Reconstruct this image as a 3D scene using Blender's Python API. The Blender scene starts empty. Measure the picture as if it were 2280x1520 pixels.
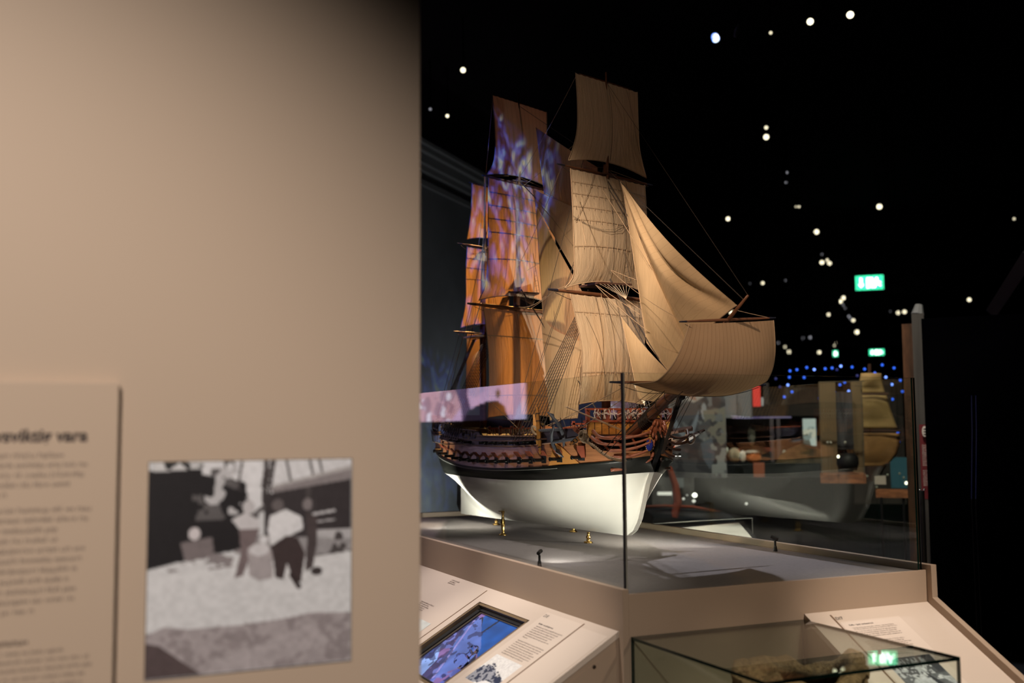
import bpy, bmesh, math, random
import numpy as np
from mathutils import Vector, Matrix
R = math.radians
random.seed(7)
C = bpy.context.scene.collection
SC = bpy.context.scene

# ------------------------------------------------------------------ camera, world, exposure
CAM = np.array([-2.01284, -3.41791, 1.6])          # the case's near corner is the origin, x across, y along the case
FW = np.array([0.413977, 0.906576, 0.082117]); RT = np.array([0.909876, -0.414815, -0.007381]); UP = np.array([-0.027372, -0.077772, 0.996595])
FPX = 2369.8
cd = bpy.data.cameras.new('camera'); cam = bpy.data.objects.new('camera', cd); C.objects.link(cam)
cd.sensor_width = 36.0; cd.lens = FPX / 2280 * 36
cam.matrix_world = Matrix(((RT[0], UP[0], -FW[0], CAM[0]), (RT[1], UP[1], -FW[1], CAM[1]), (RT[2], UP[2], -FW[2], CAM[2]), (0, 0, 0, 1)))
cd.clip_start = 0.05; cd.clip_end = 200
cd.dof.use_dof = True; cd.dof.focus_distance = 5.3; cd.dof.aperture_fstop = 1.55; cd.dof.aperture_blades = 0
SC.camera = cam
w = bpy.data.worlds.new('dark_hall'); SC.world = w; w.use_nodes = True
w.node_tree.nodes['Background'].inputs[0].default_value = (0.5, 0.6, 0.8, 1); w.node_tree.nodes['Background'].inputs[1].default_value = 0.0012
SC.view_settings.view_transform = 'Standard'; SC.view_settings.look = 'None'
SC.view_settings.exposure = 0.0; SC.view_settings.gamma = 1.0; SC.view_settings.use_curve_mapping = False
cy = SC.cycles
cy.use_denoising = True; cy.transparent_max_bounces = 40; cy.max_bounces = 8; cy.glossy_bounces = 5; cy.transmission_bounces = 6
cy.sample_clamp_indirect = 4.0; cy.sample_clamp_direct = 0; cy.caustics_reflective = False; cy.caustics_refractive = False
try: cy.denoiser = 'OPENIMAGEDENOISE'
except Exception: pass

def spot(name, loc, tgt, watts, col, angle, blend=0.6, size=0.06, nodes=None):
    l = bpy.data.lights.new(name, 'SPOT'); l.energy = watts; l.color = col; l.spot_size = R(angle); l.spot_blend = blend; l.shadow_soft_size = size
    o = bpy.data.objects.new(name, l); C.objects.link(o); o.location = loc
    o.rotation_euler = (Vector(tgt) - Vector(loc)).to_track_quat('-Z', 'Y').to_euler()
    if nodes: nodes(l)
    return o

def gobo(l):
    # rippled blue light, as thrown by a projector off moving glass
    l.use_nodes = True; nt = l.node_tree; em = nt.nodes['Emission']
    tc = nt.nodes.new('ShaderNodeTexCoord'); mp = nt.nodes.new('ShaderNodeMapping'); mp.inputs['Scale'].default_value = (30, 8, 6)
    n1 = nt.nodes.new('ShaderNodeTexNoise'); n1.inputs['Scale'].default_value = 3.2; n1.inputs['Detail'].default_value = 4; n1.inputs['Distortion'].default_value = 1.6
    cr = nt.nodes.new('ShaderNodeValToRGB')
    e = cr.color_ramp.elements; e[0].position = .44; e[0].color = (0, 0, 0, 1); e[1].position = .70; e[1].color = (.60, .78, 1, 1)
    a = e.new(.50); a.color = (.01, .02, .30, 1); b = e.new(.56); b.color = (.05, .11, 1.0, 1); g = e.new(.625); g.color = (.25, .55, .95, 1); y = e.new(.645); y.color = (.70, .80, .30, 1)
    nt.links.new(tc.outputs['Normal'], mp.inputs['Vector']); nt.links.new(mp.outputs[0], n1.inputs['Vector'])
    nt.links.new(n1.outputs[0], cr.inputs[0]); nt.links.new(cr.outputs[0], em.inputs['Color'])

WARM = (1, .80, .60)
spot('spot_wall', (-3.3, -5.2, 4.6), (-2.22, -.92, .88), 1180, (1, .88, .76), 43, .80, .10)
spot('spot_desk_side', (-1.6, .6, 4.6), (-.30, .62, .7), 620, (1, .88, .78), 26, .9, .05)
spot('spot_desk_side_far', (-1.5, 2.3, 4.6), (-.28, 1.75, .7), 330, (1, .86, .80), 20, .9, .05)
spot('spot_desk_front', (1.5, -2.6, 4.6), (1.20, -.32, .75), 800, (1, .84, .70), 17, .9, .05)
spot('spot_fore_sails', (-2.6, -1.3, 4.6), (.52, 1.35, 2.27), 1950, (1, .745, .53), 17, 1.0, .05)
spot('spot_jibs', (-2.3, -2.4, 4.7), (.78, .70, 2.15), 820, (1, .70, .47), 20, 1.0, .05)
spot('spot_fore_topgallant', (-2.0, -2.6, 4.4), (.65, 1.3, 3.15), 95, (1, .74, .54), 15, 1.0, .05)  # extra unseen spot added to brighten this one sail
spot('spot_main_back', (2.6, 6.2, 4.7), (.62, 2.40, 2.18), 1150, (1, .50, .15), 20, .9, .22)
spot('spot_main_blue', (-1.5, -2.5, 4.6), (.36, 2.45, 2.97), 3300, (1, 1, 1), 12.6, .4, .01, gobo)
spot('spot_front', (1.9, -4.6, 3.6), (.75, .3, 1.5), 330, (1, .80, .62), 30, 1.0, .08)  # unseen frontal spot added to lift the spritsail and front board
spot('spot_vitrine', (.1, -2.4, 4.8), (.45, -.42, .75), 420, (1, .84, .66), 12, .8, .04)
spot('spot_deck', (1.9, 1.6, 5.2), (1.0, .75, 1.0), 440, (.95, .92, 1), 26, .9, .05)
spot('spot_deck_near', (-.5, 1.8, 5.2), (.25, 1.4, 1.0), 330, (1, .90, .85), 24, .9, .05)
spot('spot_post', (4.2, 3.0, 4.8), tuple(CAM + np.array([.71, .70, -.02])*8.6), 330, (.9, .92, 1), 30, 1, .1)
spot('spot_hull_top', (-1.9, .2, 4.9), (.5, 1.4, 1.4), 80, WARM, 26, .9, .05)
# ------------------------------------------------------------------ helpers
def ray(x, y):
    d = FW * FPX + RT * (x - 1140) + UP * (760 - y); return d / np.linalg.norm(d)
def un(x, y, ax, val):
    d = ray(x, y); return CAM + d * ((val - CAM[ax]) / d[ax])
def far(x, y, dist):
    d = ray(x, y); return CAM + d * (dist / (d @ FW))
def lerp(x, pts): return float(np.interp(x, [p[0] for p in pts], [p[1] for p in pts]))
def sm(x, pts):
    xs = [p[0] for p in pts]; ys = [p[1] for p in pts]
    if x <= xs[0]: return ys[0]
    if x >= xs[-1]: return ys[-1]
    i = max(k for k in range(len(xs) - 1) if xs[k] <= x)
    def sl(j):
        if j == 0: return (ys[1] - ys[0]) / (xs[1] - xs[0])
        if j == len(xs) - 1: return (ys[-1] - ys[-2]) / (xs[-1] - xs[-2])
        return (ys[j + 1] - ys[j - 1]) / (xs[j + 1] - xs[j - 1])
    h = xs[i + 1] - xs[i]; t = (x - xs[i]) / h
    return (2*t**3 - 3*t*t + 1) * ys[i] + (t**3 - 2*t*t + t) * h * sl(i) + (-2*t**3 + 3*t*t) * ys[i + 1] + (t**3 - t*t) * h * sl(i + 1)

class MB:
    def __init__(s): s.v = []; s.f = []; s.uv = {}; s.mi = []; s.cur = 0; s.sharp = False
    def add(s, vs, fs, uv=None):
        b = len(s.v); s.v += [tuple(float(c) for c in p) for p in vs]
        for f in fs: s.f.append(tuple(b + i for i in f)); s.mi.append(s.cur)
        if uv:
            for i, u in enumerate(uv): s.uv[b + i] = u
        return b
    def box(s, a, b):
        x0, y0, z0 = a; x1, y1, z1 = b
        s.add([(x0,y0,z0),(x1,y0,z0),(x1,y1,z0),(x0,y1,z0),(x0,y0,z1),(x1,y0,z1),(x1,y1,z1),(x0,y1,z1)],
              [(0,3,2,1),(4,5,6,7),(0,1,5,4),(1,2,6,5),(2,3,7,6),(3,0,4,7)]); return s
    def obox(s, o, ex, ey, ez, sx, sy, sz):   # oriented box, o = centre of base
        o = np.array(o, float); ex, ey, ez = (np.array(e, float) for e in (ex, ey, ez))
        vs = [o + ex*i*sx/2 + ey*j*sy/2 + ez*k*sz for k in (0, 1) for (i, j) in ((-1,-1),(1,-1),(1,1),(-1,1))]
        s.add(vs, [(0,3,2,1),(4,5,6,7),(0,1,5,4),(1,2,6,5),(2,3,7,6),(3,0,4,7)]); return s
    def tube(s, pts, r, n=6, caps=True):
        pts = [np.array(p, float) for p in pts]
        rs = [r] * len(pts) if np.isscalar(r) else list(r)
        rings = []; up = None
        for i, p in enumerate(pts):
            t = pts[min(i + 1, len(pts) - 1)] - pts[max(i - 1, 0)]; t = t / (np.linalg.norm(t) + 1e-12)
            if up is None: up = np.array([0, 0, 1.]) if abs(t[2]) < .9 else np.array([1., 0, 0])
            a = np.cross(t, up); a /= np.linalg.norm(a) + 1e-12; b = np.cross(t, a); up = -b
            rings.append([p + rs[i] * (math.cos(2*math.pi*k/n) * a + math.sin(2*math.pi*k/n) * b) for k in range(n)])
        vs = [q for g in rings for q in g]; fs = []
        for i in range(len(pts) - 1):
            for k in range(n): fs.append((i*n + k, i*n + (k+1) % n, (i+1)*n + (k+1) % n, (i+1)*n + k))
        if caps: fs.append(tuple(range(n))); fs.append(tuple((len(pts)-1)*n + k for k in reversed(range(n))))
        s.add(vs, fs); return s
    def lathe(s, o, prof, n=16, ax=(0, 0, 1)):
        ax = np.array(ax, float); ax /= np.linalg.norm(ax); o = np.array(o, float)
        t = np.array([1., 0, 0]) if abs(ax[0]) < .9 else np.array([0, 1., 0]); a = np.cross(ax, t); a /= np.linalg.norm(a); b = np.cross(ax, a)
        vs = [o + ax*z + max(r, 1e-4) * (math.cos(2*math.pi*k/n)*a + math.sin(2*math.pi*k/n)*b) for r, z in prof for k in range(n)]; fs = []
        for i in range(len(prof) - 1):
            for k in range(n): fs.append((i*n + k, i*n + (k+1) % n, (i+1)*n + (k+1) % n, (i+1)*n + k))
        fs.append(tuple(reversed(range(n)))); fs.append(tuple((len(prof)-1)*n + k for k in range(n)))
        s.add(vs, fs); return s
    def grid(s, fn, nu, nv, flip=False):
        vs = []; uv = []; fs = []
        for j in range(nv + 1):
            for i in range(nu + 1):
                vs.append(fn(i / nu, j / nv)); uv.append((i / nu, j / nv))
        for j in range(nv):
            for i in range(nu):
                a = j*(nu+1) + i; f = (a, a+1, a+nu+2, a+nu+1); fs.append(f[::-1] if flip else f)
        s.add(vs, fs, uv); return s
    def prism(s, poly, dirv):
        n = len(poly); d = np.array(dirv, float); vs = [np.array(p, float) for p in poly]; vs += [p + d for p in vs]
        s.add(vs, [tuple(range(n)), tuple(reversed(range(n, 2*n)))] + [(i, i + n, (i+1) % n + n, (i+1) % n) for i in range(n)]); return s
    def build(s, name, mat, parent=None, smooth=False, bevel=0, cols=None, solid=0, recalc=True, subsurf=0, loc=None):
        off = np.zeros(3)
        p = parent
        while p is not None: off = off + np.array(p.location); p = p.parent
        vs = np.array(s.v)
        if parent is None:
            lo = vs.min(0); hi = vs.max(0); off = np.array([(lo[0]+hi[0])/2, (lo[1]+hi[1])/2, lo[2]])
        base = np.zeros(3)
        if parent is not None:                                   # give the part its own origin at its centre
            base = (vs.min(0) + vs.max(0)) / 2 - off
        me = bpy.data.meshes.new(name); me.from_pydata([tuple(q - off - base) for q in vs], [], s.f)
        mats = mat if isinstance(mat, (list, tuple)) else [mat]
        for m in mats: me.materials.append(m)
        for p_, i in zip(me.polygons, s.mi): p_.material_index = i; p_.use_smooth = smooth
        if s.uv:
            ul = me.uv_layers.new(name='UVMap')
            for l in me.loops: ul.data[l.index].uv = s.uv.get(l.vertex_index, (0, 0))
        if cols is not None:
            ca = me.color_attributes.new('Col', 'FLOAT_COLOR', 'POINT')
            ca.data.foreach_set('color', np.concatenate([cols, np.ones((len(cols), 1))], 1).astype(np.float32).ravel())
        if recalc:
            bm = bmesh.new(); bm.from_mesh(me); bmesh.ops.recalc_face_normals(bm, faces=bm.faces); bm.to_mesh(me); bm.free()
        o = bpy.data.objects.new(name, me); C.objects.link(o)
        if parent is None: o.location = off
        else: o.parent = parent; o.location = base
        if solid: m = o.modifiers.new('s', 'SOLIDIFY'); m.thickness = solid; m.offset = 0
        if bevel: m = o.modifiers.new('b', 'BEVEL'); m.width = bevel; m.segments = 2; m.limit_method = 'ANGLE'
        if subsurf: m = o.modifiers.new('u', 'SUBSURF'); m.levels = subsurf; m.render_levels = subsurf
        return o

def tag(o, label=None, cat=None, group=None, kind=None):
    if label: o['label'] = label
    if cat: o['category'] = cat
    if group: o['group'] = group
    if kind: o['kind'] = kind
    return o
def thing(name, loc, label, cat, group=None):
    o = bpy.data.objects.new(name, None); C.objects.link(o); o.location = loc; o.empty_display_size = .05
    return tag(o, label, cat, group)
def dup(o, loc, label=None, group=None):
    r = o.copy(); C.objects.link(r); r.location = loc
    if label: r['label'] = label
    if group: r['group'] = group
    for ch in list(o.children):
        c = ch.copy(); C.objects.link(c); c.parent = r
        for g in list(ch.children):
            d = g.copy(); C.objects.link(d); d.parent = c
    return r
def part_copy(o, parent, loc, rot=None):
    r = o.copy(); C.objects.link(r); r.parent = parent; r.location = loc
    if rot: r.rotation_euler = rot
    for ch in list(o.children):
        c = ch.copy(); C.objects.link(c); c.parent = r
    return r

# ------------------------------------------------------------------ materials
def mat(name, col, rough=.6, metal=0, spec=.5, noise=0, nscale=8, bump=0, bscale=60, emit=None, estr=0, aniso=None, trans=0):
    m = bpy.data.materials.new(name); m.use_nodes = True; nt = m.node_tree; b = nt.nodes['Principled BSDF']
    b.inputs['Base Color'].default_value = (*col, 1); b.inputs['Roughness'].default_value = rough; b.inputs['Metallic'].default_value = metal
    b.inputs['Specular IOR Level'].default_value = spec
    tc = nt.nodes.new('ShaderNodeTexCoord')
    if noise:
        mp = nt.nodes.new('ShaderNodeMapping'); mp.inputs['Scale'].default_value = aniso or (1, 1, 1)
        n = nt.nodes.new('ShaderNodeTexNoise'); n.inputs['Scale'].default_value = nscale; n.inputs['Detail'].default_value = 5
        mx = nt.nodes.new('ShaderNodeMixRGB'); mx.blend_type = 'MIX'
        mx.inputs[1].default_value = (*[c*(1-noise) for c in col], 1); mx.inputs[2].default_value = (*[min(1, c*(1+noise)) for c in col], 1)
        nt.links.new(tc.outputs['Object'], mp.inputs[0]); nt.links.new(mp.outputs[0], n.inputs['Vector'])
        cr = nt.nodes.new('ShaderNodeMapRange'); cr.inputs[1].default_value = .3; cr.inputs[2].default_value = .7
        nt.links.new(n.outputs[0], cr.inputs[0]); nt.links.new(cr.outputs[0], mx.inputs[0]); nt.links.new(mx.outputs[0], b.inputs['Base Color'])
    if bump:
        n2 = nt.nodes.new('ShaderNodeTexNoise'); n2.inputs['Scale'].default_value = bscale; n2.inputs['Detail'].default_value = 3
        bp = nt.nodes.new('ShaderNodeBump'); bp.inputs['Strength'].default_value = bump; bp.inputs['Distance'].default_value = .01
        nt.links.new(tc.outputs['Object'], n2.inputs['Vector']); nt.links.new(n2.outputs[0], bp.inputs['Height']); nt.links.new(bp.outputs[0], b.inputs['Normal'])
    if emit:
        b.inputs['Emission Color'].default_value = (*emit, 1); b.inputs['Emission Strength'].default_value = estr
    return m
def lamp_mat(name, col, strength):
    m = mat(name, (.1, .1, .1), emit=col, estr=strength)
    try: m.cycles.emission_sampling = 'NONE'
    except Exception: pass
    return m
def picture_mat(name, emit=0, rough=.5):
    m = bpy.data.materials.new(name); m.use_nodes = True; nt = m.node_tree; b = nt.nodes['Principled BSDF']
    a = nt.nodes.new('ShaderNodeAttribute'); a.attribute_name = 'Col'
    b.inputs['Roughness'].default_value = rough
    if emit:
        nt.links.new(a.outputs['Color'], b.inputs['Emission Color']); b.inputs['Emission Strength'].default_value = emit; b.inputs['Base Color'].default_value = (.02, .02, .02, 1)
    else: nt.links.new(a.outputs['Color'], b.inputs['Base Color'])
    return m
def glass_mat(name, tint=(.97, .99, .98), edge=False, gain=1.0):
    # clear pane: Schlick reflection over straight transmission
    m = bpy.data.materials.new(name); m.use_nodes = True; nt = m.node_tree; nt.nodes.clear()
    out = nt.nodes.new('ShaderNodeOutputMaterial'); g = nt.nodes.new('ShaderNodeBsdfGlossy'); g.inputs['Roughness'].default_value = 0.0
    t = nt.nodes.new('ShaderNodeBsdfTransparent'); t.inputs[0].default_value = (*tint, 1)
    geo = nt.nodes.new('ShaderNodeNewGeometry'); dt = nt.nodes.new('ShaderNodeVectorMath'); dt.operation = 'DOT_PRODUCT'
    nt.links.new(geo.outputs['Incoming'], dt.inputs[0]); nt.links.new(geo.outputs['Normal'], dt.inputs[1])
    def mth(op, a, bv=None, src=None):
        n = nt.nodes.new('ShaderNodeMath'); n.operation = op
        if src is not None: nt.links.new(src, n.inputs[0])
        else: n.inputs[0].default_value = a
        if bv is not None:
            if hasattr(bv, 'is_output') or isinstance(bv, bpy.types.NodeSocket): nt.links.new(bv, n.inputs[1])
            else: n.inputs[1].default_value = bv
        return n.outputs[0]
    ab = mth('ABSOLUTE', 0, None, dt.outputs['Value']); om = mth('SUBTRACT', 1.0, ab); pw = mth('POWER', 0, 5.0, om)
    ml = mth('MULTIPLY', 0, .96*gain, pw); ad = mth('ADD', 0, .042*gain, ml)
    mx = nt.nodes.new('ShaderNodeMixShader'); nt.links.new(ad, mx.inputs[0]); nt.links.new(t.outputs[0], mx.inputs[1]); nt.links.new(g.outputs[0], mx.inputs[2])
    nt.links.new(mx.outputs[0], out.inputs[0]); return m
def sail_mat(name, col, tcol, trans=.35, seams=14, wrinkle=.5, horiz=False, sd=.40):
    m = bpy.data.materials.new(name); m.use_nodes = True; nt = m.node_tree; b = nt.nodes['Principled BSDF']; out = nt.nodes['Material Output']
    b.inputs['Roughness'].default_value = .85; b.inputs['Specular IOR Level'].default_value = .15
    tc = nt.nodes.new('ShaderNodeTexCoord'); sx = nt.nodes.new('ShaderNodeSeparateXYZ'); nt.links.new(tc.outputs['UV'], sx.inputs[0])
    ml = nt.nodes.new('ShaderNodeMath'); ml.operation = 'MULTIPLY'; ml.inputs[1].default_value = seams; nt.links.new(sx.outputs[1 if horiz else 0], ml.inputs[0])
    fr = nt.nodes.new('ShaderNodeMath'); fr.operation = 'FRACT'; nt.links.new(ml.outputs[0], fr.inputs[0])
    lt = nt.nodes.new('ShaderNodeMath'); lt.operation = 'LESS_THAN'; lt.inputs[1].default_value = .08; nt.links.new(fr.outputs[0], lt.inputs[0])
    mp = nt.nodes.new('ShaderNodeMapping'); mp.inputs['Scale'].default_value = (26, 5, 1); nt.links.new(tc.outputs['UV'], mp.inputs[0])
    n = nt.nodes.new('ShaderNodeTexNoise'); n.inputs['Scale'].default_value = 1.0; n.inputs['Detail'].default_value = 5; n.inputs['Distortion'].default_value = .4; nt.links.new(mp.outputs[0], n.inputs['Vector'])
    n3 = nt.nodes.new('ShaderNodeTexNoise'); n3.inputs['Scale'].default_value = 9; n3.inputs['Detail'].default_value = 6; nt.links.new(tc.outputs['Object'], n3.inputs['Vector'])
    c1 = nt.nodes.new('ShaderNodeMixRGB'); c1.inputs[1].default_value = (*[c*.86 for c in col], 1); c1.inputs[2].default_value = (*[min(1, c*1.1) for c in col], 1); nt.links.new(n3.outputs[0], c1.inputs[0])
    c2 = nt.nodes.new('ShaderNodeMixRGB'); c2.blend_type = 'MULTIPLY'; c2.inputs[2].default_value = (.55, .48, .40, 1); nt.links.new(c1.outputs[0], c2.inputs[1])
    sc_ = nt.nodes.new('ShaderNodeMath'); sc_.operation = 'MULTIPLY'; sc_.inputs[1].default_value = sd; nt.links.new(lt.outputs[0], sc_.inputs[0]); nt.links.new(sc_.outputs[0], c2.inputs[0])
    nt.links.new(c2.outputs[0], b.inputs['Base Color'])
    bp = nt.nodes.new('ShaderNodeBump'); bp.inputs['Strength'].default_value = wrinkle; bp.inputs['Distance'].default_value = .012; nt.links.new(n.outputs[0], bp.inputs['Height'])
    wv = nt.nodes.new('ShaderNodeTexNoise'); wv.inputs['Scale'].default_value = 220; nt.links.new(tc.outputs['Object'], wv.inputs['Vector'])
    b2 = nt.nodes.new('ShaderNodeBump'); b2.inputs['Strength'].default_value = .25; b2.inputs['Distance'].default_value = .003; nt.links.new(wv.outputs[0], b2.inputs['Height']); nt.links.new(bp.outputs[0], b2.inputs['Normal'])
    nt.links.new(b2.outputs[0], b.inputs['Normal'])
    tl = nt.nodes.new('ShaderNodeBsdfTranslucent'); t2 = nt.nodes.new('ShaderNodeMixRGB'); t2.blend_type = 'MULTIPLY'; t2.inputs[1].default_value = (*tcol, 1); t2.inputs[2].default_value = (.4, .35, .3, 1)
    nt.links.new(sc_.outputs[0], t2.inputs[0]); nt.links.new(t2.outputs[0], tl.inputs[0]); nt.links.new(bp.outputs[0], tl.inputs['Normal'])
    mx = nt.nodes.new('ShaderNodeMixShader'); mx.inputs[0].default_value = trans
    nt.links.new(b.outputs[0], mx.inputs[1]); nt.links.new(tl.outputs[0], mx.inputs[2]); nt.links.new(mx.outputs[0], out.inputs[0]); return m

M = dict(
    wall=mat('beige_wall_paint', (.50, .385, .30), .62, bump=.05, bscale=300),
    taupe=mat('taupe_lacquer', (.42, .315, .235), .5, bump=.03, bscale=400),
    desk=mat('pale_panel_lacquer', (.66, .56, .48), .5, bump=.02, bscale=400),
    deskprint=mat('pale_print_sheet', (.72, .62, .54), .45),
    groove=mat('brown_groove', (.16, .09, .05), .8),
    fabric=mat('grey_fabric', (.23, .205, .205), .95, noise=.08, nscale=90, bump=.1, bscale=500, spec=.2),
    soot=mat('soot_black', (.0006, .0006, .0006), 1.0, spec=0), black=mat('matt_black', (.008, .008, .009), .6), blackm=mat('black_metal', (.012, .012, .013), .35, spec=.5),
    ceil=mat('black_ceiling_paint', (.004, .004, .004), .95, spec=.05), floor=mat('dark_floor', (.009, .009, .011), .55, spec=.25),
    darkwall=mat('black_partition', (.0012, .0012, .002), 1.0, spec=0, noise=.5, nscale=1.2),
    grey=mat('grey_rendered_wall', (.16, .165, .17), .9, noise=.15, nscale=2), cornice=mat('grey_cornice', (.20, .20, .20), .9),
    ink=mat('dark_ink', (.035, .025, .025), .7), inkb=mat('brown_grey_ink', (.20, .155, .13), .7),
    white=mat('cream_white_hull_paint', (.80, .785, .72), .30, noise=.04, nscale=3, aniso=(1, .3, 3)),
    bblack=mat('black_hull_paint', (.012, .013, .011), .28, noise=.5, nscale=5, aniso=(1, .5, 5)),
    wline=mat('thin_pale_line', (.30, .31, .28), .5),
    wood=mat('varnished_planking', (.36, .15, .065), .35, noise=.28, nscale=6, aniso=(1, 1.2, 34), bump=.05, bscale=80),
    wood2=mat('golden_timber', (.46, .21, .05), .38, noise=.25, nscale=8, aniso=(3, 3, 30)),
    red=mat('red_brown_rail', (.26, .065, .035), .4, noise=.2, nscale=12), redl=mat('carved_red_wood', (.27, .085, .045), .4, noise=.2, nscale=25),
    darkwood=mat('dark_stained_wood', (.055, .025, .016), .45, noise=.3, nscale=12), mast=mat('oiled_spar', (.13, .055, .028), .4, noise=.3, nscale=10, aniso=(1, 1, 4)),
    blue=mat('blue_bulwark', (.035, .06, .17), .5, noise=.3, nscale=12), bluesh=mat('royal_blue_enamel', (.02, .03, .22), .25), gold=mat('gilt', (.75, .52, .18), .3, 1.0),
    brass=mat('polished_brass', (.62, .40, .13), .22, 1.0), gun=mat('black_gun_iron', (.012, .012, .011), .22, .4),
    iron=mat('grey_blue_iron', (.10, .105, .125), .5, .3), rope=mat('tan_rope', (.36, .26, .17), .9, bump=.3, bscale=600), tarred=mat('tarred_rope', (.03, .022, .018), .8),
    blackyard=mat('black_blue_yardarm', (.012, .014, .03), .4),
    glass=glass_mat('case_glass'), vglass=glass_mat('vitrine_glass', (.95, .985, .97)),
    gedge=mat('green_glass_edge', (.004, .022, .017), .15, spec=.6), gedgel=mat('pale_glass_edge', (.30, .30, .27), .3),
    sack=mat('burlap', (.40, .27, .145), .95, noise=.45, nscale=70, bump=.9, bscale=160, spec=.1),
    pic=picture_mat('printed_photograph'), screen=picture_mat('lit_screen', 1.0), screen2=picture_mat('lit_video_wall', 3.6),
    sail=sail_mat('flax_sailcloth', (.60, .48, .34), (.55, .36, .15), .28, 14, .30),
    sailm=sail_mat('ochre_sailcloth', (.55, .42, .30), (.95, .55, .20), .55, 13, .55),
    sails=sail_mat('staysail_cloth', (.62, .47, .30), (.60, .36, .13), .30, 22, .30, False, .22),
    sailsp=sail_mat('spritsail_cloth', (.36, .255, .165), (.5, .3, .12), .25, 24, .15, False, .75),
    reef=mat('reef_tape', (.36, .27, .18), .9),
    stair=mat('white_lit', (.8, .8, .75), .5),
)
# ------------------------------------------------------------------ painted pictures (prints, screens)
def inpoly(px_, py_, poly):
    ins = np.zeros(px_.shape, bool); n = len(poly)
    for i in range(n):
        x0, y0 = poly[i]; x1, y1 = poly[(i+1) % n]
        if y0 == y1: continue
        c = ((y0 > py_) != (y1 > py_)) & (px_ < (x1-x0) * (py_-y0) / (y1-y0) + x0); ins ^= c
    return ins
def vnoise(X, Y, sx, sy, seed):
    rs = np.random.RandomState(seed); g = rs.rand(64, 64); x = X*sx; y = Y*sy
    x0 = np.floor(x).astype(int); y0 = np.floor(y).astype(int); fx = x-x0; fy = y-y0; fx = fx*fx*(3-2*fx); fy = fy*fy*(3-2*fy)
    G = lambda a, b: g[a % 64, b % 64]
    return (G(x0, y0)*(1-fx) + G(x0+1, y0)*fx)*(1-fy) + (G(x0, y0+1)*(1-fx) + G(x0+1, y0+1)*fx)*fy
PHT = np.array([1.15, 1.20, 1.30])
class Canvas:
    def __init__(s, n, m, base):
        s.n, s.m = n, m; x = np.linspace(0, 1, n+1); y = np.linspace(0, 1, m+1); s.X, s.Y = np.meshgrid(x, y)   # Y down
        s.c = np.ones((m+1, n+1, 3)) * np.array(base, float)
    def poly(s, pts, col, a=1): k = inpoly(s.X, s.Y, pts); s.c[k] = s.c[k]*(1-a) + np.array(col)*a; return s
    def ell(s, cx, cy_, rx, ry, col, a=1): k = ((s.X-cx)/rx)**2 + ((s.Y-cy_)/ry)**2 < 1; s.c[k] = s.c[k]*(1-a) + np.array(col)*a; return s
    def line(s, x0, y0, x1, y1, wd, col, a=1):
        d = np.array([x1-x0, y1-y0]); L = np.hypot(*d) + 1e-9; t = np.clip(((s.X-x0)*d[0] + (s.Y-y0)*d[1])/L**2, 0, 1)
        k = np.hypot(s.X-x0-t*d[0], s.Y-y0-t*d[1]) < wd; s.c[k] = s.c[k]*(1-a) + np.array(col)*a; return s
    def noise(s, sx, sy, amp, seed, region=None):
        v = (vnoise(s.X, s.Y, sx, sy, seed) - .5)*2*amp; f = np.clip(1+v, 0, 3)[..., None]
        s.c = s.c*f if region is None else np.where(inpoly(s.X, s.Y, region)[..., None], s.c*f, s.c); return s
    def blots(s, sx, sy, thr, col, seed, region=None, a=1):
        k = vnoise(s.X, s.Y, sx, sy, seed)*.65 + vnoise(s.X, s.Y, sx*2.3, sy*2.3, seed+1)*.35 > thr
        if region is not None: k &= inpoly(s.X, s.Y, region)
        s.c[k] = s.c[k]*(1-a) + np.array(col)*a; return s
    def build(s, name, o, ex, ey, w_, h_, parent, material, thick=None):
        o = np.array(o, float); ex = np.array(ex, float); ey = np.array(ey, float)     # o = top left, ex right, ey down
        mb = MB(); mb.grid(lambda a, b: o + ex*w_*a + ey*h_*b, s.n, s.m)
        cols = s.c.reshape(-1, 3)
        nrm = np.cross(ey, ex)
        return mb.build(name, material, parent, cols=cols, recalc=False)

def text_mesh(s, size, o, ex, ey, m, parent, name='lettering', align='LEFT', thick=.0002, spacing=1.0, shear=0, bold=0):
    cu = bpy.data.curves.new('t', 'FONT'); cu.body = s; cu.size = size; cu.align_x = align; cu.space_line = spacing; cu.shear = shear; cu.offset = bold
    tmp = bpy.data.objects.new('t', cu); C.objects.link(tmp)
    dg = bpy.context.evaluated_depsgraph_get(); me = bpy.data.meshes.new_from_object(tmp.evaluated_get(dg))
    bpy.data.objects.remove(tmp); o = np.array(o, float); ex = np.array(ex, float); ey = np.array(ey, float); nz = np.cross(ex, ey)
    mb = MB(); vs = [o + ex*v.co.x + ey*v.co.y + nz*thick for v in me.vertices]
    mb.add(vs, [tuple(p.vertices) for p in me.polygons])
    bpy.data.meshes.remove(me)
    return mb.build(name, m, parent, recalc=False)
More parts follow.
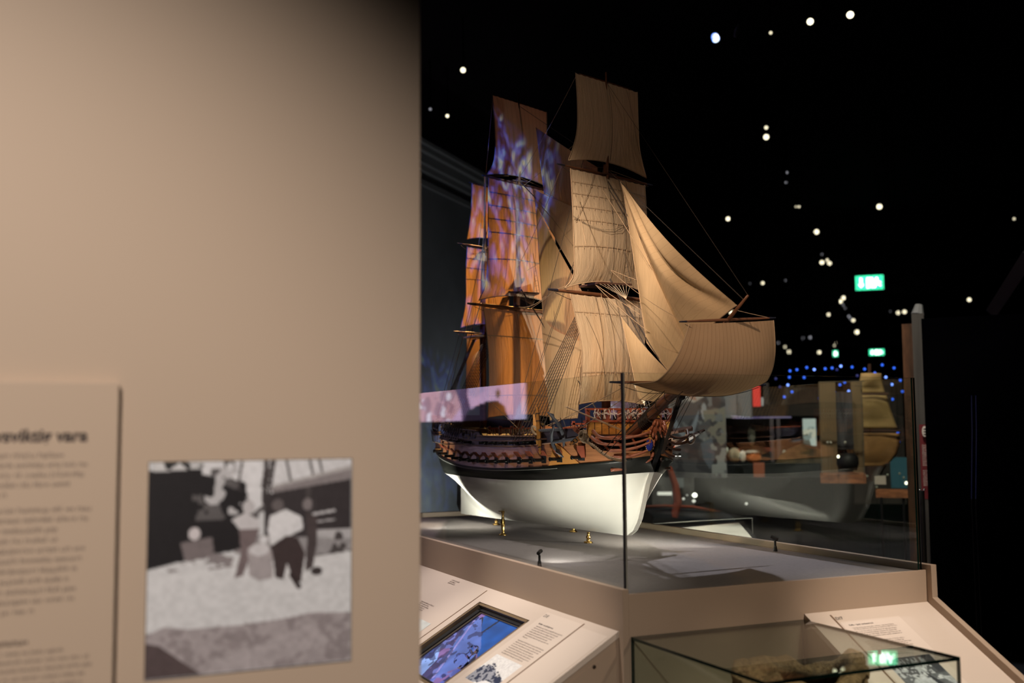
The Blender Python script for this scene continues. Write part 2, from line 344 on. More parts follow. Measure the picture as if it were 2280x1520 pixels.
# letter-like strokes for the lines too small to read
def strokes(o, ex, ey, lines, pitch, xh, m, parent, name='small_print', seed=1, thick=.0002):
    rs = random.Random(seed); mb = MB(); o = np.array(o, float); ex = np.array(ex, float); ey = np.array(ey, float); nz = np.cross(ex, ey)
    for i, (ind, wd) in enumerate(lines):
        x = ind; y = -i*pitch
        while x < ind + wd:
            k = rs.choice([2, 3, 3, 4, 5, 6, 7, 9])
            for _ in range(k):
                if x > ind + wd: break
                a = xh*(1.45 if rs.random() < .28 else 1.0); b = -xh*.4 if rs.random() < .10 else 0; lw = xh*.22; cw = xh*rs.choice([.45, .75, .8, .85, 1.1])
                def q(x0, y0, x1, y1): mb.add([o+ex*x0+ey*(y+y0)+nz*thick, o+ex*x1+ey*(y+y0)+nz*thick, o+ex*x1+ey*(y+y1)+nz*thick, o+ex*x0+ey*(y+y1)+nz*thick], [(0, 1, 2, 3)])
                q(x, b, x+lw, a)
                if cw > xh*.5:
                    q(x+cw-lw, 0, x+cw, xh); yb = rs.choice([0, xh-lw, xh*.45]); q(x+lw, yb, x+cw-lw, yb+lw)
                x += cw + xh*.22
            x += xh*.6
    return mb.build(name, m, parent, recalc=False)

# ------------------------------------------------------------------ hall shell
def struct(o, kind='structure'): o['kind'] = kind; return o
struct(MB().box((-14, -8, -.1), (30, 55, 0)).build('floor', M['floor']))
struct(MB().box((-14, -8, 5.6), (30, 55, 5.7)).build('ceiling', M['ceil']))
struct(MB().box((-14, 54.5, 0), (30, 55, 5.6)).build('wall_far', M['darkwall']))
struct(MB().box((29.5, -8, 0), (30, 54.5, 5.6)).build('wall_right', M['darkwall']))
struct(MB().box((-14, -8, 0), (-13.5, 54.5, 5.6)).build('wall_outer_left', M['darkwall']))
struct(MB().box((-13.5, -8, 0), (29.5, -7.6, 5.6)).build('wall_behind', M['darkwall']))

# foreground partition with its text board and photograph
KW = 1.545; YW = -.918                            # the partition stands 2.5 m from the lens
def wx(x): return -2.01284 + KW*(x + 2.01284)
def wz(z): return 1.6 + KW*(z - 1.6)
struct(MB().box((-4.6, YW, 0), (wx(-1.436), YW+.12, 3.4)).build('wall_left', M['wall'], bevel=.003))
tb = thing('text_board', (wx(-2.25), YW, .05), 'raised beige text board with dark heading on the left partition', 'sign')
MB().box((wx(-2.75), YW-.026, .05), (wx(-1.893), YW-.0005, wz(1.670))).build('board', M['wall'], tb, bevel=.002)
YT = YW - .0265; EX = (1, 0, 0); EZ = (0, 0, 1)
text_mesh('En livsviktig vara', .0238*KW, (wx(-1.934), YT, wz(1.588)), EX, EZ, M['ink'], tb, 'heading', 'RIGHT', shear=.12, bold=.0012)
def wl(ind, n, a, b, seed):
    r_ = random.Random(seed); return [(ind, r_.uniform(a, b)*KW) for _ in range(n)]
def wt(z, ls, pitch, xh, m, seed): strokes((wx(-2.36), YT, wz(z)), EX, EZ, ls, pitch*KW, xh*KW, m, tb, seed=seed)
wt(1.566, wl(0, 4, .395, .43, 1) + [(0, .325*KW)], .0132, .0052, M['inkb'], 3)
wt(1.492, wl(0, 10, .39, .43, 2) + [(0, .36*KW)], .0135, .0052, M['inkb'], 4)
wt(1.316, [(0, .36*KW)], .012, .0058, M['ink'], 5)
wt(1.303, [(0, .40*KW)] + wl(0, 5, .42, .44, 6), .0112, .0042, M['inkb'], 6)
wt(1.232, wl(0, 9, .42, .44, 7), .0112, .0042, M['inkb'], 7)

ph = thing('photograph', (wx(-1.70), YW, wz(1.25)), 'large black and white photograph of people working outdoors on the beige partition', 'photograph')
MB().box((wx(-1.850), YW-.002, wz(1.249)), (wx(-1.549), YW, wz(1.557))).build('backing', M['black'], ph)
cv = Canvas(220, 220, (.55, .54, .54))
cv.poly([(0,.04),(.25,.0),(.5,.0),(.5,.42),(.32,.44),(.1,.5),(0,.52)], (.012,.01,.012))
cv.poly([(.02,0),(.3,0),(.3,.03),(.02,.045)], (.55,.53,.52)).blots(22, 30, .55, (.02,.02,.02), 41, [(.0,0),(.3,0),(.3,.05),(0,.06)])
cv.poly([(.25,.0),(1,.0),(1,.10),(.62,.15),(.60,.17),(.5,.15),(.45,.10),(.25,.06)], (.62,.60,.60)).blots(16, 18, .62, (.10,.09,.09), 5, [(.2,0),(.56,0),(.56,.28),(.2,.28)])
cv.blots(15, 17, .66, (.45,.43,.43), 9, [(.26,.02),(.5,.02),(.5,.26),(.26,.26)])
cv.poly([(.46,.0),(.57,.0),(.56,.2),(.5,.25),(.46,.14)], (.66,.64,.64))
for a in (.44,.56,.585,.66,.78,.83): cv.line(a, 0, a-.02 if a < .6 else a+.03, .13, .006, (.07,.06,.06))
cv.line(.56,0,.55,.2,.012,(.05,.04,.04)).line(.60,0,.57,.2,.008,(.06,.05,.05))
cv.poly([(.58,.14),(1,.05),(1,.1),(.60,.165)], (.22,.19,.19)).poly([(.6,.12),(1,.03),(1,.05),(.58,.14)], (.38,.35,.34))
cv.poly([(.55,.165),(1,.10),(1,.38),(.55,.38)], (.035,.028,.03)).blots(30, 2, .6, (.06,.05,.05), 3, [(.6,.16),(1,.1),(1,.26),(.6,.26)])
cv.poly([(.8,.35),(1,.35),(1,.40),(.8,.41)], (.42,.40,.40)).line(.8,.27,.91,.255,.006,(.5,.48,.48)).line(.8,.31,.91,.30,.004,(.4,.38,.38))
cv.poly([(.5,.36),(1,.40),(1,.47),(.5,.5)], (.28,.26,.26)).blots(14, 18, .55, (.06,.05,.05), 12, [(.78,.36),(1,.36),(1,.46),(.78,.48)])
cv.poly([(0,.50),(.14,.47),(.4,.45),(.6,.5),(1,.46),(1,.85),(0,.85)], (.60,.585,.58))
cv.blots(16, 30, .55, (.22,.19,.19), 14, [(.06,.455),(.45,.42),(.45,.50),(.10,.53)])
cv.ell(.215,.34,.028,.03,(.55,.5,.5)).poly([(.15,.38),(.30,.36),(.31,.44),(.27,.46),(.17,.46)], (.17,.14,.14))
cv.ell(.475,.225,.03,.035,(.48,.45,.45)).poly([(.39,.28),(.46,.25),(.53,.29),(.52,.34),(.44,.34)], (.52,.49,.49)).poly([(.43,.33),(.53,.33),(.50,.42),(.45,.55),(.41,.56),(.44,.44)], (.16,.12,.12))
cv.poly([(.58,.27),(.66,.24),(.74,.28),(.75,.34),(.66,.38),(.59,.42),(.57,.34)], (.66,.64,.64)).ell(.62,.22,.03,.03,(.12,.1,.1))
cv.poly([(.58,.42),(.66,.37),(.72,.38),(.76,.46),(.74,.6),(.70,.6),(.67,.5),(.65,.58),(.61,.57),(.60,.48)], (.045,.03,.03)).line(.69,.56,.73,.62,.012,(.03,.02,.02))
cv.ell(.77,.22,.025,.03,(.2,.17,.17)).poly([(.76,.26),(.82,.28),(.82,.42),(.80,.53),(.76,.55),(.77,.4)], (.06,.045,.045)).ell(.82,.55,.03,.02,(.04,.03,.03))
cv.poly([(.47,.42),(.53,.39),(.59,.43),(.60,.57),(.53,.58),(.48,.55)], (.34,.30,.30)).ell(.53,.43,.05,.03,(.55,.52,.52)).ell(.55,.385,.02,.02,(.6,.58,.58))
cv.poly([(0,.80),(.08,.765),(.2,.785),(.4,.785),(.6,.775),(.8,.75),(1,.765),(1,1),(0,1)], (.34,.295,.295)).blots(26, 34, .54, (.20,.165,.165), 31, [(0,.79),(1,.76),(1,1),(0,1)], .6)
cv.poly([(.3,.95),(.8,.80),(.9,.9),(.5,1),(.3,1)], (.42,.37,.37), .5)
cv.poly([(0,.835),(.06,.85),(.26,1),(0,1)], (.085,.06,.06)).noise(50, 50, .10, 8)
cv.c = np.clip(cv.c*PHT, 0, .95); cv.build('picture', (wx(-1.849), YW-.0023, wz(1.556)), (1, 0, 0), (0, 0, -1), .299*KW, .306*KW, ph, M['pic'])


# ------------------------------------------------------------------ the ship's display case
case = thing('display_case', (.715, 1.82, 0), 'long taupe plinth with glass screens carrying the ship model', 'display case')
MB().box((0, 0, 0), (1.43, 3.65, .984)).build('plinth', M['taupe'], case)
MB().box((.012, .012, .984), (1.418, 3.64, .994)).build('deck', M['fabric'], case)
MB().box((-.028, -.018, 0), (-.002, 3.70, 1.017)).build('side_board', M['taupe'], case, bevel=.0015)
MB().box((0, -.014, 0), (1.444, -.001, .999)).build('front_board', M['taupe'], case, bevel=.0015)
MB().box((0, 3.652, 0), (1.43, 3.70, 1.024)).build('end_board', M['taupe'], case, bevel=.0015)
pf = [(3.70, 0), (3.70, 1.024), (-.040, 1.022), (-.042, .888), (-.70, .508), (-.70, 0)]
MB().prism([(1.446, y, z) for y, z in pf], (.030, 0, 0)).build('cheek_board', M['taupe'], case, bevel=.0015)
def pane(name, a, b, parent, big, gm, em, pale=False):
    mb = MB(); mb.box(a, b)
    mb.mi = [0 if k in big else 2 if (k == 2 and pale) else 1 for k in range(6)]
    return mb.build(name, [gm, em, M['gedgel']], parent, recalc=False)
ZT = 1.806
# box face order: bottom, top, front(-y), right(+x), back(+y), left(-x)
pane('glass_pane', (-.002, .012, .995), (.008, 3.65, ZT), case, (3, 5), M['glass'], M['gedge'], True)
pane('glass_pane', (-.002, -.001, .995), (1.434, .009, ZT), case, (2, 4), M['glass'], M['gedge'])
pane('glass_pane', (1.424, .012, .995), (1.434, 3.65, ZT), case, (3, 5), M['glass'], M['gedge'])
MB().box((-.0045, -.001, .996), (-.0022, .0115, ZT)).build('corner_joint', M['black'], case)
MB().box((-.0018, -.0034, .999), (.0040, -.0012, ZT)).build('corner_bead', M['gedgel'], case)

# sloping reading desk along the side
def frame30(o, down): # returns point fn (u along, q down slope)
    return None
c30, s30 = math.cos(R(30)), .5
desk = thing('reading_desk', (-.33, 1.8, 0), 'pale sloping desk with inset screen along the long side of the ship case', 'desk')
T0 = np.array([-.029, 0, .865]); SD = np.array([-c30, 0, -s30]); ND = np.array([-s30, 0, c30]); YV = np.array([0, 1., 0])
def dk(u, q, h=0): return T0 + YV*u + SD*q + ND*h
def slab(mb, u0, u1, q0, q1, h0, h1, P):
    vs = [P(u, q, h) for h in (h0, h1) for (u, q) in ((u0, q0), (u1, q0), (u1, q1), (u0, q1))]
    mb.add(vs, [(0,3,2,1),(4,5,6,7),(0,1,5,4),(1,2,6,5),(2,3,7,6),(3,0,4,7)]); return mb
UE = .012; QE = .66
top = MB()
for a in ((UE, .597, 0, QE), (1.13, 3.6, 0, QE), (.597, 1.13, 0, .092), (.597, 1.13, .565, QE)): slab(top, a[0], a[1], a[2], a[3], -.02, 0, dk)
top.build('top', M['desk'], desk)
b0 = dk(0, 0, -.021); b1 = dk(0, QE, -.021); b0 = b0 - np.array([0, 0, .05]); b1 = b1 - np.array([0, 0, .05])
MB().prism([(b0[0], UE+.004, b0[2]), (b1[0], UE+.004, b1[2]), (b1[0], UE+.004, 0), (b0[0], UE+.004, 0)], (0, 3.58, 0)).build('body', M['taupe'], desk)
# edge strip and access door on the end face
e0, e1 = dk(0, .012, -.021), dk(0, QE-.03, -.021)
MB().prism([(e0[0], UE+.0035, e0[2]-.022), (e1[0], UE+.0035, e1[2]-.022), (e1[0], UE+.0035, .1), (e0[0], UE+.0035, .1)], (0, -.0025, 0)).build('end_door', M['taupe'], desk)
MB().prism([tuple(dk(UE+.003, .005, -.0201)), tuple(dk(UE+.003, QE-.005, -.0201)), tuple(dk(UE+.003, QE-.005, -.0201) - np.array([0, 0, .055])), tuple(dk(UE+.003, .005, -.0201) - np.array([0, 0, .055]))], (0, .004, 0)).build('end_strip', M['taupe'], desk)
lk = MB().lathe((-.132, UE+.002, .749), [(.0001, .0), (.007, .0), (.007, .004), (.005, .006), (.0001, .006)], 16, (0, -1, 0)).build('lock', mat('lock_chrome', (.25, .2, .16), .25, .9), desk)
for gu in (1.191, .2435): slab(MB(), gu-.004, gu+.004, .018, .62, .0, .0008, dk).build('groove', M['groove'], desk)
slab(MB(), .2485, .553, .024, .60, .0002, .0009, dk).build('text_panel', M['deskprint'], desk)
slab(MB(), .03, .2385, .040, .60, .0002, .0009, dk).build('blank_panel', M['deskprint'], desk)
DX, DY = -YV, -SD
text_mesh('D/8', .024, dk(.545, .052, .001), DX, DY, M['ink'], desk, 'panel_number')
text_mesh('Socker – en dyrköpt vara', .0125, dk(.513, .095, .001), DX, DY, M['ink'], desk, 'heading', bold=.0002)
def lines(ws): return [(0, x) for x in ws]
strokes(dk(.505, .111, .001), DX, DY, lines([.222, .21, .20, .195, .175, .205, .04]), .0118, .0050, M['inkb'], desk, seed=11)
strokes(dk(.505, .205, .001), DX, DY, lines([.225, .228, .225, .20, .22, .225, .22, .195]), .0118, .0050, M['inkb'], desk, seed=12)
cv = Canvas(90, 60, (.80, .80, .80))
cv.poly([(0,.55),(.2,.35),(.5,.42),(.75,.6),(1,.62),(1,.78),(.6,.8),(.3,1),(0,1)], (.34,.36,.42)).blots(16, 14, .50, (.03,.04,.08), 3, [(0,.5),(.25,.25),(.6,.42),(1,.6),(1,.75),(.55,.8),(.4,1),(0,1)])
cv.poly([(.75,.6),(1,.64),(1,.74),(.78,.73)], (.03,.04,.09))
for a in (.2,.34,.47,.55,.62,.71): cv.line(a, .1, a+.01, .5, .004, (.55,.56,.6))
cv.poly([(.5,.85),(.7,.8),(1,.8),(1,1),(.45,1)], (.80,.80,.82)).noise(40, 30, .12, 5)
cv.build('picture', dk(.518, .301, .0012), DX, SD, .236, .158, desk, M['pic'])
# panel left of the groove (only its corner shows)
strokes(dk(1.62, .215, .0012), DX, DY, lines([.17, .13, .15, .12, .13]), .012, .006, M['inkb'], desk, seed=13)
strokes(dk(1.62, .03, .0012), DX, DY, lines([.10, .07, .09]), .012, .006, M['inkb'], desk, seed=14)
cv = Canvas(20, 14, (.62, .66, .64)); cv.noise(5, 5, .15, 3).build('picture', dk(1.50, .305, .0012), DX, SD, .235, .16, desk, M['pic'])
# recessed screen
fr = MB()
for a in ((.597, .620, .092, .565), (1.118, 1.13, .092, .565), (.597, 1.13, .092, .106), (.597, 1.13, .550, .565)): slab(fr, a[0], a[1], a[2], a[3], -.05, -.004, dk)
fr.build('recess_frame', mat('bronze_frame', (.20, .14, .08), .45), desk)
bz = MB()
for a in ((.62, .634, .106, .55), (1.085, 1.118, .106, .55), (.62, 1.118, .106, .122), (.62, 1.118, .536, .55)): slab(bz, a[0], a[1], a[2], a[3], -.05, -.020, dk)
bz.build('screen_bezel', M['black'], desk)
bz = MB()
for a in ((.634, .640, .122, .536), (1.070, 1.085, .122, .536), (.634, 1.085, .122, .128), (.634, 1.085, .530, .536)): slab(bz, a[0], a[1], a[2], a[3], -.05, -.026, dk)
bz.build('inner_bezel', mat('bezel_line', (.09, .075, .06), .3), desk)
cv = Canvas(110, 110, (.10, .13, .45))
Bl = (.008, .09, .38); Lb = (.11, .17, .50)
cv.poly([(0,0),(.62,0),(.62,1),(0,1)], (.06,.05,.16)).blots(5, 7, .54, (.16,.18,.52), 3).blots(6, 8, .56, (.03,.035,.14), 8).blots(7, 6, .62, (.22,.12,.32), 15)
cv.poly([(.1,0),(1,0),(1,.55),(.85,.5),(.5,.3),(.1,.1)], Bl).line(.1,.06,.95,.62,.03,(.02,.02,.05)).line(.45,0,.42,.3,.02,(.01,.02,.06))
cv.poly([(.03,.12),(.12,.06),(.75,.40),(.82,.55),(.78,.75),(.6,.95),(.05,.28)], Lb).line(.03,.12,.62,.95,.015,(.30,.26,.62))
cv.poly([(0,.55),(.3,.75),(.4,1),(0,1)], (.28,.42,.85)).blots(8, 8, .55, (.04,.06,.22), 27, [(0,.5),(.4,.6),(.5,1),(0,1)])
cv.blots(9, 12, .60, (.02,.02,.07), 33, [(0,.1),(.55,.2),(.6,1),(0,1)], .7).noise(9, 9, .30, 4)
cv.build('screen_image', dk(1.07, .128, -.032), DX, SD, .43, .402, desk, M['screen'])
dec = thing('glass_decanter', tuple(dk(.66, .40, -.03)), 'clear cut glass decanter lying over the blue screen of the side desk', 'glassware')
gm = mat('crystal', (.95, .95, 1), .03); gm.node_tree.nodes['Principled BSDF'].inputs['Transmission Weight'].default_value = 1.0; gm.node_tree.nodes['Principled BSDF'].inputs['IOR'].default_value = 1.45
dax = np.array([-.35, -.45, .25])
MB().lathe(dk(.70, .42, -.012), [(.0001, 0), (.022, 0), (.030, .012), (.032, .03), (.024, .048), (.012, .058), (.010, .075), (.015, .082), (.0001, .084)], 12, DX*.45 + DY*.9 + ND*.3).build('body', gm, dec)
st = dk(.70, .42, -.012) + (DX*.45 + DY*.9 + ND*.3)/np.linalg.norm(DX*.45 + DY*.9 + ND*.3)*.080
MB().lathe(st, [(.0001, 0), (.010, .002), (.020, .014), (.018, .024), (.008, .034), (.0001, .038)], 8, DX*.45 + DY*.9 + ND*.3).build('stopper', gm, dec)

# sloping desk on the short front
fd = thing('reading_desk', (1.12, -.3, 0), 'pale sloping desk with coffee text and photograph at the front end of the ship case', 'desk')
T1 = np.array([0, -.0145, .868]); S1 = np.array([0, -c30, -s30]); N1 = np.array([0, -s30, c30]); XV = np.array([1., 0, 0])
def dq(u, q, h=0): return T1 + XV*u + S1*q + N1*h
def slab2(mb, *a): return slab(mb, *a, dq)
slab2(MB(), .797, 1.445, 0, .72, -.02, 0).build('top', M['desk'], fd)
b0 = dq(0, 0, -.0205); b1 = dq(0, .72, -.0205)
MB().prism([(.800, b0[1], b0[2]), (.800, b1[1], b1[2]), (.800, b1[1], 0), (.800, b0[1], 0)], (.644, 0, 0)).build('body', M['taupe'], fd)
slab2(MB(), .906, .914, .022, .66, 0, .0008).build('groove', M['groove'], fd)
slab2(MB(), .922, 1.228, .066, .66, .0002, .0008).build('text_panel', M['deskprint'], fd)
text_mesh('D/7', .024, dq(.917, .054, .001), XV, -S1, M['ink'], fd, 'panel_number')
text_mesh('Kaffe – lyxig vardagsdryck', .0118, dq(.950, .094, .001), XV, -S1, M['ink'], fd, 'heading', bold=.0002)
bt = ['I Sverige dricks det mest kaffe i världen – näst efter Finland.', 'Det första kaffet kom till Sverige via Göteborg 1685 från Öst-']
text_mesh('\n'.join(bt), .0088, dq(.953, .111, .001), XV, -S1, M['inkb'], fd, 'body_text', spacing=1.05)
strokes(dq(.953, .132, .001), XV, -S1, lines([.205, .20, .21, .208]), .0106, .0046, M['inkb'], fd, seed=21)
strokes(dq(.953, .190, .001), XV, -S1, lines([.195, .19, .215, .19, .205, .18, .19, .195, .15]), .0102, .0046, M['inkb'], fd, seed=22)
cv = Canvas(90, 80, (.16, .17, .19))
cv.poly([(0,0),(1,0),(1,.5),(0,.5)], (.10,.105,.12)).blots(26, 12, .55, (.45,.47,.5), 3, [(0,.05),(.8,.05),(.8,.5),(0,.5)]).blots(12, 10, .6, (.62,.64,.68), 6, [(0,.25),(.9,.25),(.9,.65),(0,.65)])
cv.poly([(.78,.0),(1,0),(1,.45),(.85,.5)], (.05,.055,.07)).poly([(.05,.72),(.3,.6),(.6,.58),(.75,.9),(.5,1),(.1,1)], (.55,.57,.62)).poly([(.55,.4),(.75,.8),(.95,1),(.8,1),(.62,.85)], (.04,.045,.06)).poly([(.8,.6),(1,.6),(1,.95)], (.5,.52,.56)).noise(30, 26, .25, 4)
cv.build('picture', dq(.955, .290, .0012), XV, S1, .232, .20, fd, M['pic'])

# glass vitrine with the sack
vt = thing('vitrine', (.40, -.40, 0), 'low square glass vitrine holding a sack in front of the ship case', 'display case')
MB().box((.012, -.785, 0), (.782, -.018, .46)).build('plinth', M['taupe'], vt)
zv = .847; xa, xb, ya, yb = .006, .790, -.790, -.016
pane('glass_lid', (xa, ya, zv-.010), (xb, yb, zv), vt, (0, 1), M['vglass'], M['gedge'])
pane('glass_side', (xa, ya, .46), (xa+.008, yb, zv-.0105), vt, (3, 5), M['vglass'], M['gedge'])
pane('glass_side', (xb-.008, ya, .46), (xb, yb, zv-.0105), vt, (3, 5), M['vglass'], M['gedge'])
pane('glass_side', (xa+.0085, ya, .46), (xb-.0085, ya+.008, zv-.0105), vt, (2, 4), M['vglass'], M['gedge'])
pane('glass_side', (xa+.0085, yb-.008, .46), (xb-.0085, yb, zv-.0105), vt, (2, 4), M['vglass'], M['gedge'])
sk = thing('burlap_sack', (.43, -.42, .46), 'open brown burlap sack with a rolled rim inside the low glass vitrine', 'sack')
def sackpt(a, t):
    th = 2*math.pi*a
    r = .232*(1 + .10*math.sin(3*th+.6) + .05*math.sin(7*th)) * (1 - .10*abs(2*t-1)**2)
    z = .46 + .275*t + (.018*math.sin(2*th+2.6) + .012*math.sin(5*th+1))*t
    r *= 1 + .02*math.sin(9*t+4*th)
    return np.array([.455 + r*1.12*math.cos(th), -.42 + r*.92*math.sin(th), z])
MB().grid(lambda a, t: sackpt(a, t), 72, 24).build('bag', M['sack'], sk, smooth=True)
rim = MB(); nseg, ms = 90, 14
def rimpt(a, b):
    th = 2*math.pi*a; ph_ = 2*math.pi*b; c0 = sackpt(a % 1, 1.0); rr = .036*(1 + .28*math.sin(4*th+1) + .15*math.sin(11*th)); d = np.array([c0[0]-.455, c0[1]+.42, 0]); d /= np.linalg.norm(d)
    return c0 + d*(rr*math.cos(ph_) - .018) + np.array([0, 0, 1])*(rr*math.sin(ph_)*.9 + .012 + .006*math.sin(13*th+3*ph_))
rim.grid(rimpt, nseg, ms).build('rolled_rim', M['sack'], sk, smooth=True)
MB().lathe((.455, -.42, .655), [(.0001, .02), (.08, .018), (.15, .008), (.19, -.01)], 24).build('contents', mat('dark_coffee_beans', (.025, .014, .008), .5, bump=1.0, bscale=90), sk, smooth=True)
# ------------------------------------------------------------------ the ship model
XC = .72
ship = thing('ship_model', (XC, 2.2, 1.03), 'large three-masted warship model under full sail in the glass case', 'model ship')
ZWl = [(.94,1.393),(1.03,1.383),(1.17,1.366),(1.4,1.345),(1.6,1.336),(2.0,1.326),(2.54,1.325),(3.0,1.325),(3.4,1.345)]
FULL = [(.9,0),(1.1,.15),(1.35,.6),(1.6,1),(2.4,1),(2.8,.6),(3.1,.12),(3.3,0)]
BWn = [(.962,.012),(1.03,.085),(1.12,.155),(1.25,.225),(1.45,.305),(1.75,.36),(2.1,.372),(2.45,.365),(2.75,.335),(2.95,.295),(3.1,.25),(3.25,.165),(3.34,.05),(3.4,.012)]
BK = [(.92,.014),(.97,.09),(1.05,.17),(1.18,.245),(1.38,.325),(1.7,.372),(2.1,.382),(2.5,.373),(2.8,.345),(3.05,.300),(3.25,.245),(3.42,.19)]
BT = [(.92,.03),(.98,.12),(1.08,.20),(1.22,.27),(1.4,.315),(1.7,.34),(2.1,.345),(2.5,.338),(2.85,.31),(3.1,.278),(3.3,.238),(3.42,.20)]
ZKl = [(.93,1.470),(1.0,1.454),(1.06,1.445),(1.22,1.429),(1.43,1.413),(1.81,1.395),(2.14,1.388),(2.51,1.395),(2.91,1.426),(3.2,1.455),(3.42,1.48)]
ZR = [(.93,1.492),(1.13,1.500),(1.19,1.550),(1.31,1.537),(1.46,1.524),(1.75,1.511),(2.25,1.508),(2.6,1.516),(2.95,1.535),(3.42,1.565)]
ZTOP = [(.93,1.615),(1.3,1.600),(1.50,1.592),(1.515,1.562),(1.7,1.560),(2.25,1.559),(2.30,1.590),(2.6,1.600),(2.75,1.606),(2.80,1.632),(3.0,1.645),(3.42,1.675)]
def zkeel(u): return lerp(u, [(1.16,1.071),(3.34,1.030)])
def stemz(u): return sm(u, [(.962,1.395),(.985,1.37),(1.006,1.332),(1.044,1.239),(1.079,1.161),(1.127,1.103),(1.19,1.071)])
def zlow(u): return max(zkeel(u), stemz(u) if u < 1.19 else 0)
def hb(u, t):
    w_ = sm(u, FULL); g1 = (1-(1-t)**2)**(1/1.2); n = 1.65 if u < 2 else 2.2
    return max(.012, sm(u, BWn)*(w_*g1 + (1-w_)*t**n))
US = sorted(set([.965,.975,.99,1.01,1.03,1.06] + list(np.arange(1.09, 3.34, .045)) + [3.34, 3.37, 3.40]))
def hullgrid(rows, us, fnx):    # fnx(u,row)->(half breadth, z)
    mb = MB()
    for sgn in (-1, 1):
        vs = [(XC + sgn*fnx(u, r)[0], u, fnx(u, r)[1]) for r in rows for u in us]; n = len(us); fs = []
        for j in range(len(rows)-1):
            for i in range(n-1):
                f = (j*n+i, j*n+i+1, (j+1)*n+i+1, (j+1)*n+i); fs.append(f if sgn < 0 else f[::-1])
        mb.add(vs, fs)
    return mb
def fbot(u, t):
    zl = zlow(u); zw = sm(u, ZWl); return hb(u, t), zl + (zw-zl)*t
h = hullgrid(list(np.linspace(0, 1, 19)), US, fbot)
for o in [h.build('white_bottom', M['white'], ship, smooth=True, recalc=False)]: o['label'] = 'cream white underwater hull'
UB = sorted(set([.93,.94,.955,.97,.99,1.02,1.05] + list(np.arange(1.09, 3.42, .045)) + [3.42]))
def fband(u, t):
    b0 = sm(u, BWn) if u > .962 else .012; b1 = sm(u, BK); z0 = sm(u, ZWl); z1 = sm(u, ZKl)
    if u > 3.2: b0 = max(b0, b1*lerp(u, [(3.2,.75),(3.42,.12)]))
    bul = .004 if .25 < t < .9 else 0
    return b0 + (b1-b0)*t**.8 + bul, z0 + (z1-z0)*t
hullgrid(list(np.linspace(0, 1, 9)), UB, fband).build('black_wale', M['bblack'], ship, smooth=True, recalc=False)
def side(u, z):
    zk_, zt = sm(u, ZKl), sm(u, ZTOP); t = (z-zk_)/(zt-zk_); return sm(u, BK)*(1-t) + sm(u, BT)*t
def fplank(u, t):
    z0, z1 = sm(u, ZKl), sm(u, ZR); z = z0 + (z1-z0)*t; return side(u, z) - .001, z
hullgrid(list(np.linspace(0, 1, 7)), UB, fplank).build('planking', M['wood'], ship, smooth=True, recalc=False)
UT = [u for u in UB if u >= 1.17]
def fbul(u, t):
    z0, z1 = sm(u, ZR), lerp(u, ZTOP); z = z0 + (z1-z0)*t; return side(u, z) - .003, z
hullgrid(list(np.linspace(0, 1, 4)), UT, fbul).build('bulwark', mat('dark_topside', (.035, .03, .045), .5, noise=.4, nscale=14), ship, smooth=True, recalc=False)
def fin(u, t):
    z0, z1 = 1.492, lerp(u, ZTOP)-.001; z = z0 + (z1-z0)*t; return side(u, z) - .018, z
hullgrid([0, .5, 1], UT, fin).build('inner_bulwark', M['blue'], ship, recalc=True)
mb = MB(); n = len(UT)
mb.add([(XC + s_*(side(u, 1.5)-.016), u, sm(u, ZR)-.018) for u in UT for s_ in (-1, 1)], [(2*i, 2*i+1, 2*i+3, 2*i+2) for i in range(n-1)])
mb.build('deck', M['darkwood'], ship, recalc=False)
# raised quarterdeck and forecastle decks
for ua, ub, zz in ((2.30, 3.42, 1.565), (2.80, 3.42, 1.605), (1.16, 1.50, 1.572)):
    mb = MB(); us = list(np.linspace(ua, ub, 10)); vs = [(XC + s_*(side(u, 1.55)-.02), u, zz + (u-ua)*.02) for u in us for s_ in (-1, 1)]
    mb.add(vs, [(2*i, 2*i+1, 2*i+3, 2*i+2) for i in range(9)])
    vs2 = [(XC - side(ua, 1.55)+.02, ua, 1.49), (XC + side(ua, 1.55)-.02, ua, 1.49), (XC + side(ua, 1.55)-.02, ua, zz), (XC - side(ua, 1.55)+.02, ua, zz)]; mb.add(vs2, [(0, 1, 2, 3)]); mb.build('upper_deck', M['darkwood'], ship, recalc=False)
def rail(name, B, zf, u0, u1, w_, hgt, m, off=0, both=True, n=40):
    us = np.linspace(u0, u1, n)
    for sgn in ((-1, 1) if both else (-1,)):
        vs = []; mb = MB()
        for u in us:
            b = B(u) + off; z = zf(u)
            for db, dz in ((-w_/2, 0), (w_/2, 0), (w_/2, hgt), (-w_/2, hgt)): vs.append((XC + sgn*(b+db), u, z+dz))
        fs = [(4*i+k, 4*i+(k+1) % 4, 4*i+4+(k+1) % 4, 4*i+4+k) for i in range(n-1) for k in range(4)] + [(0, 1, 2, 3), (4*n-4, 4*n-3, 4*n-2, 4*n-1)]
        mb.add(vs, fs); mb.build(name, m, ship)
rail('wale_line', lambda u: sm(u, BK), lambda u: sm(u, ZKl)-.016, 1.35, 3.4, .008, .0025, M['wline'])
rail('wale_strake', lambda u: sm(u, BK), lambda u: sm(u, ZKl)-.008, .98, 3.42, .012, .007, M['bblack'])
prail = mat('pinkish_brown_rail', (.30, .18, .13), .45)
rail('lower_rail', lambda u: side(u, sm(u, ZR)), lambda u: sm(u, ZR)-.003, 1.18, 3.42, .016, .006, prail)
rail('middle_rail', lambda u: side(u, sm(u, ZR)+.028), lambda u: sm(u, ZR)+.026, 1.5, 2.9, .010, .004, prail)
rail('cap_rail', lambda u: side(u, lerp(u, ZTOP)), lambda u: 1.560, 1.515, 2.29, .024, .006, prail)
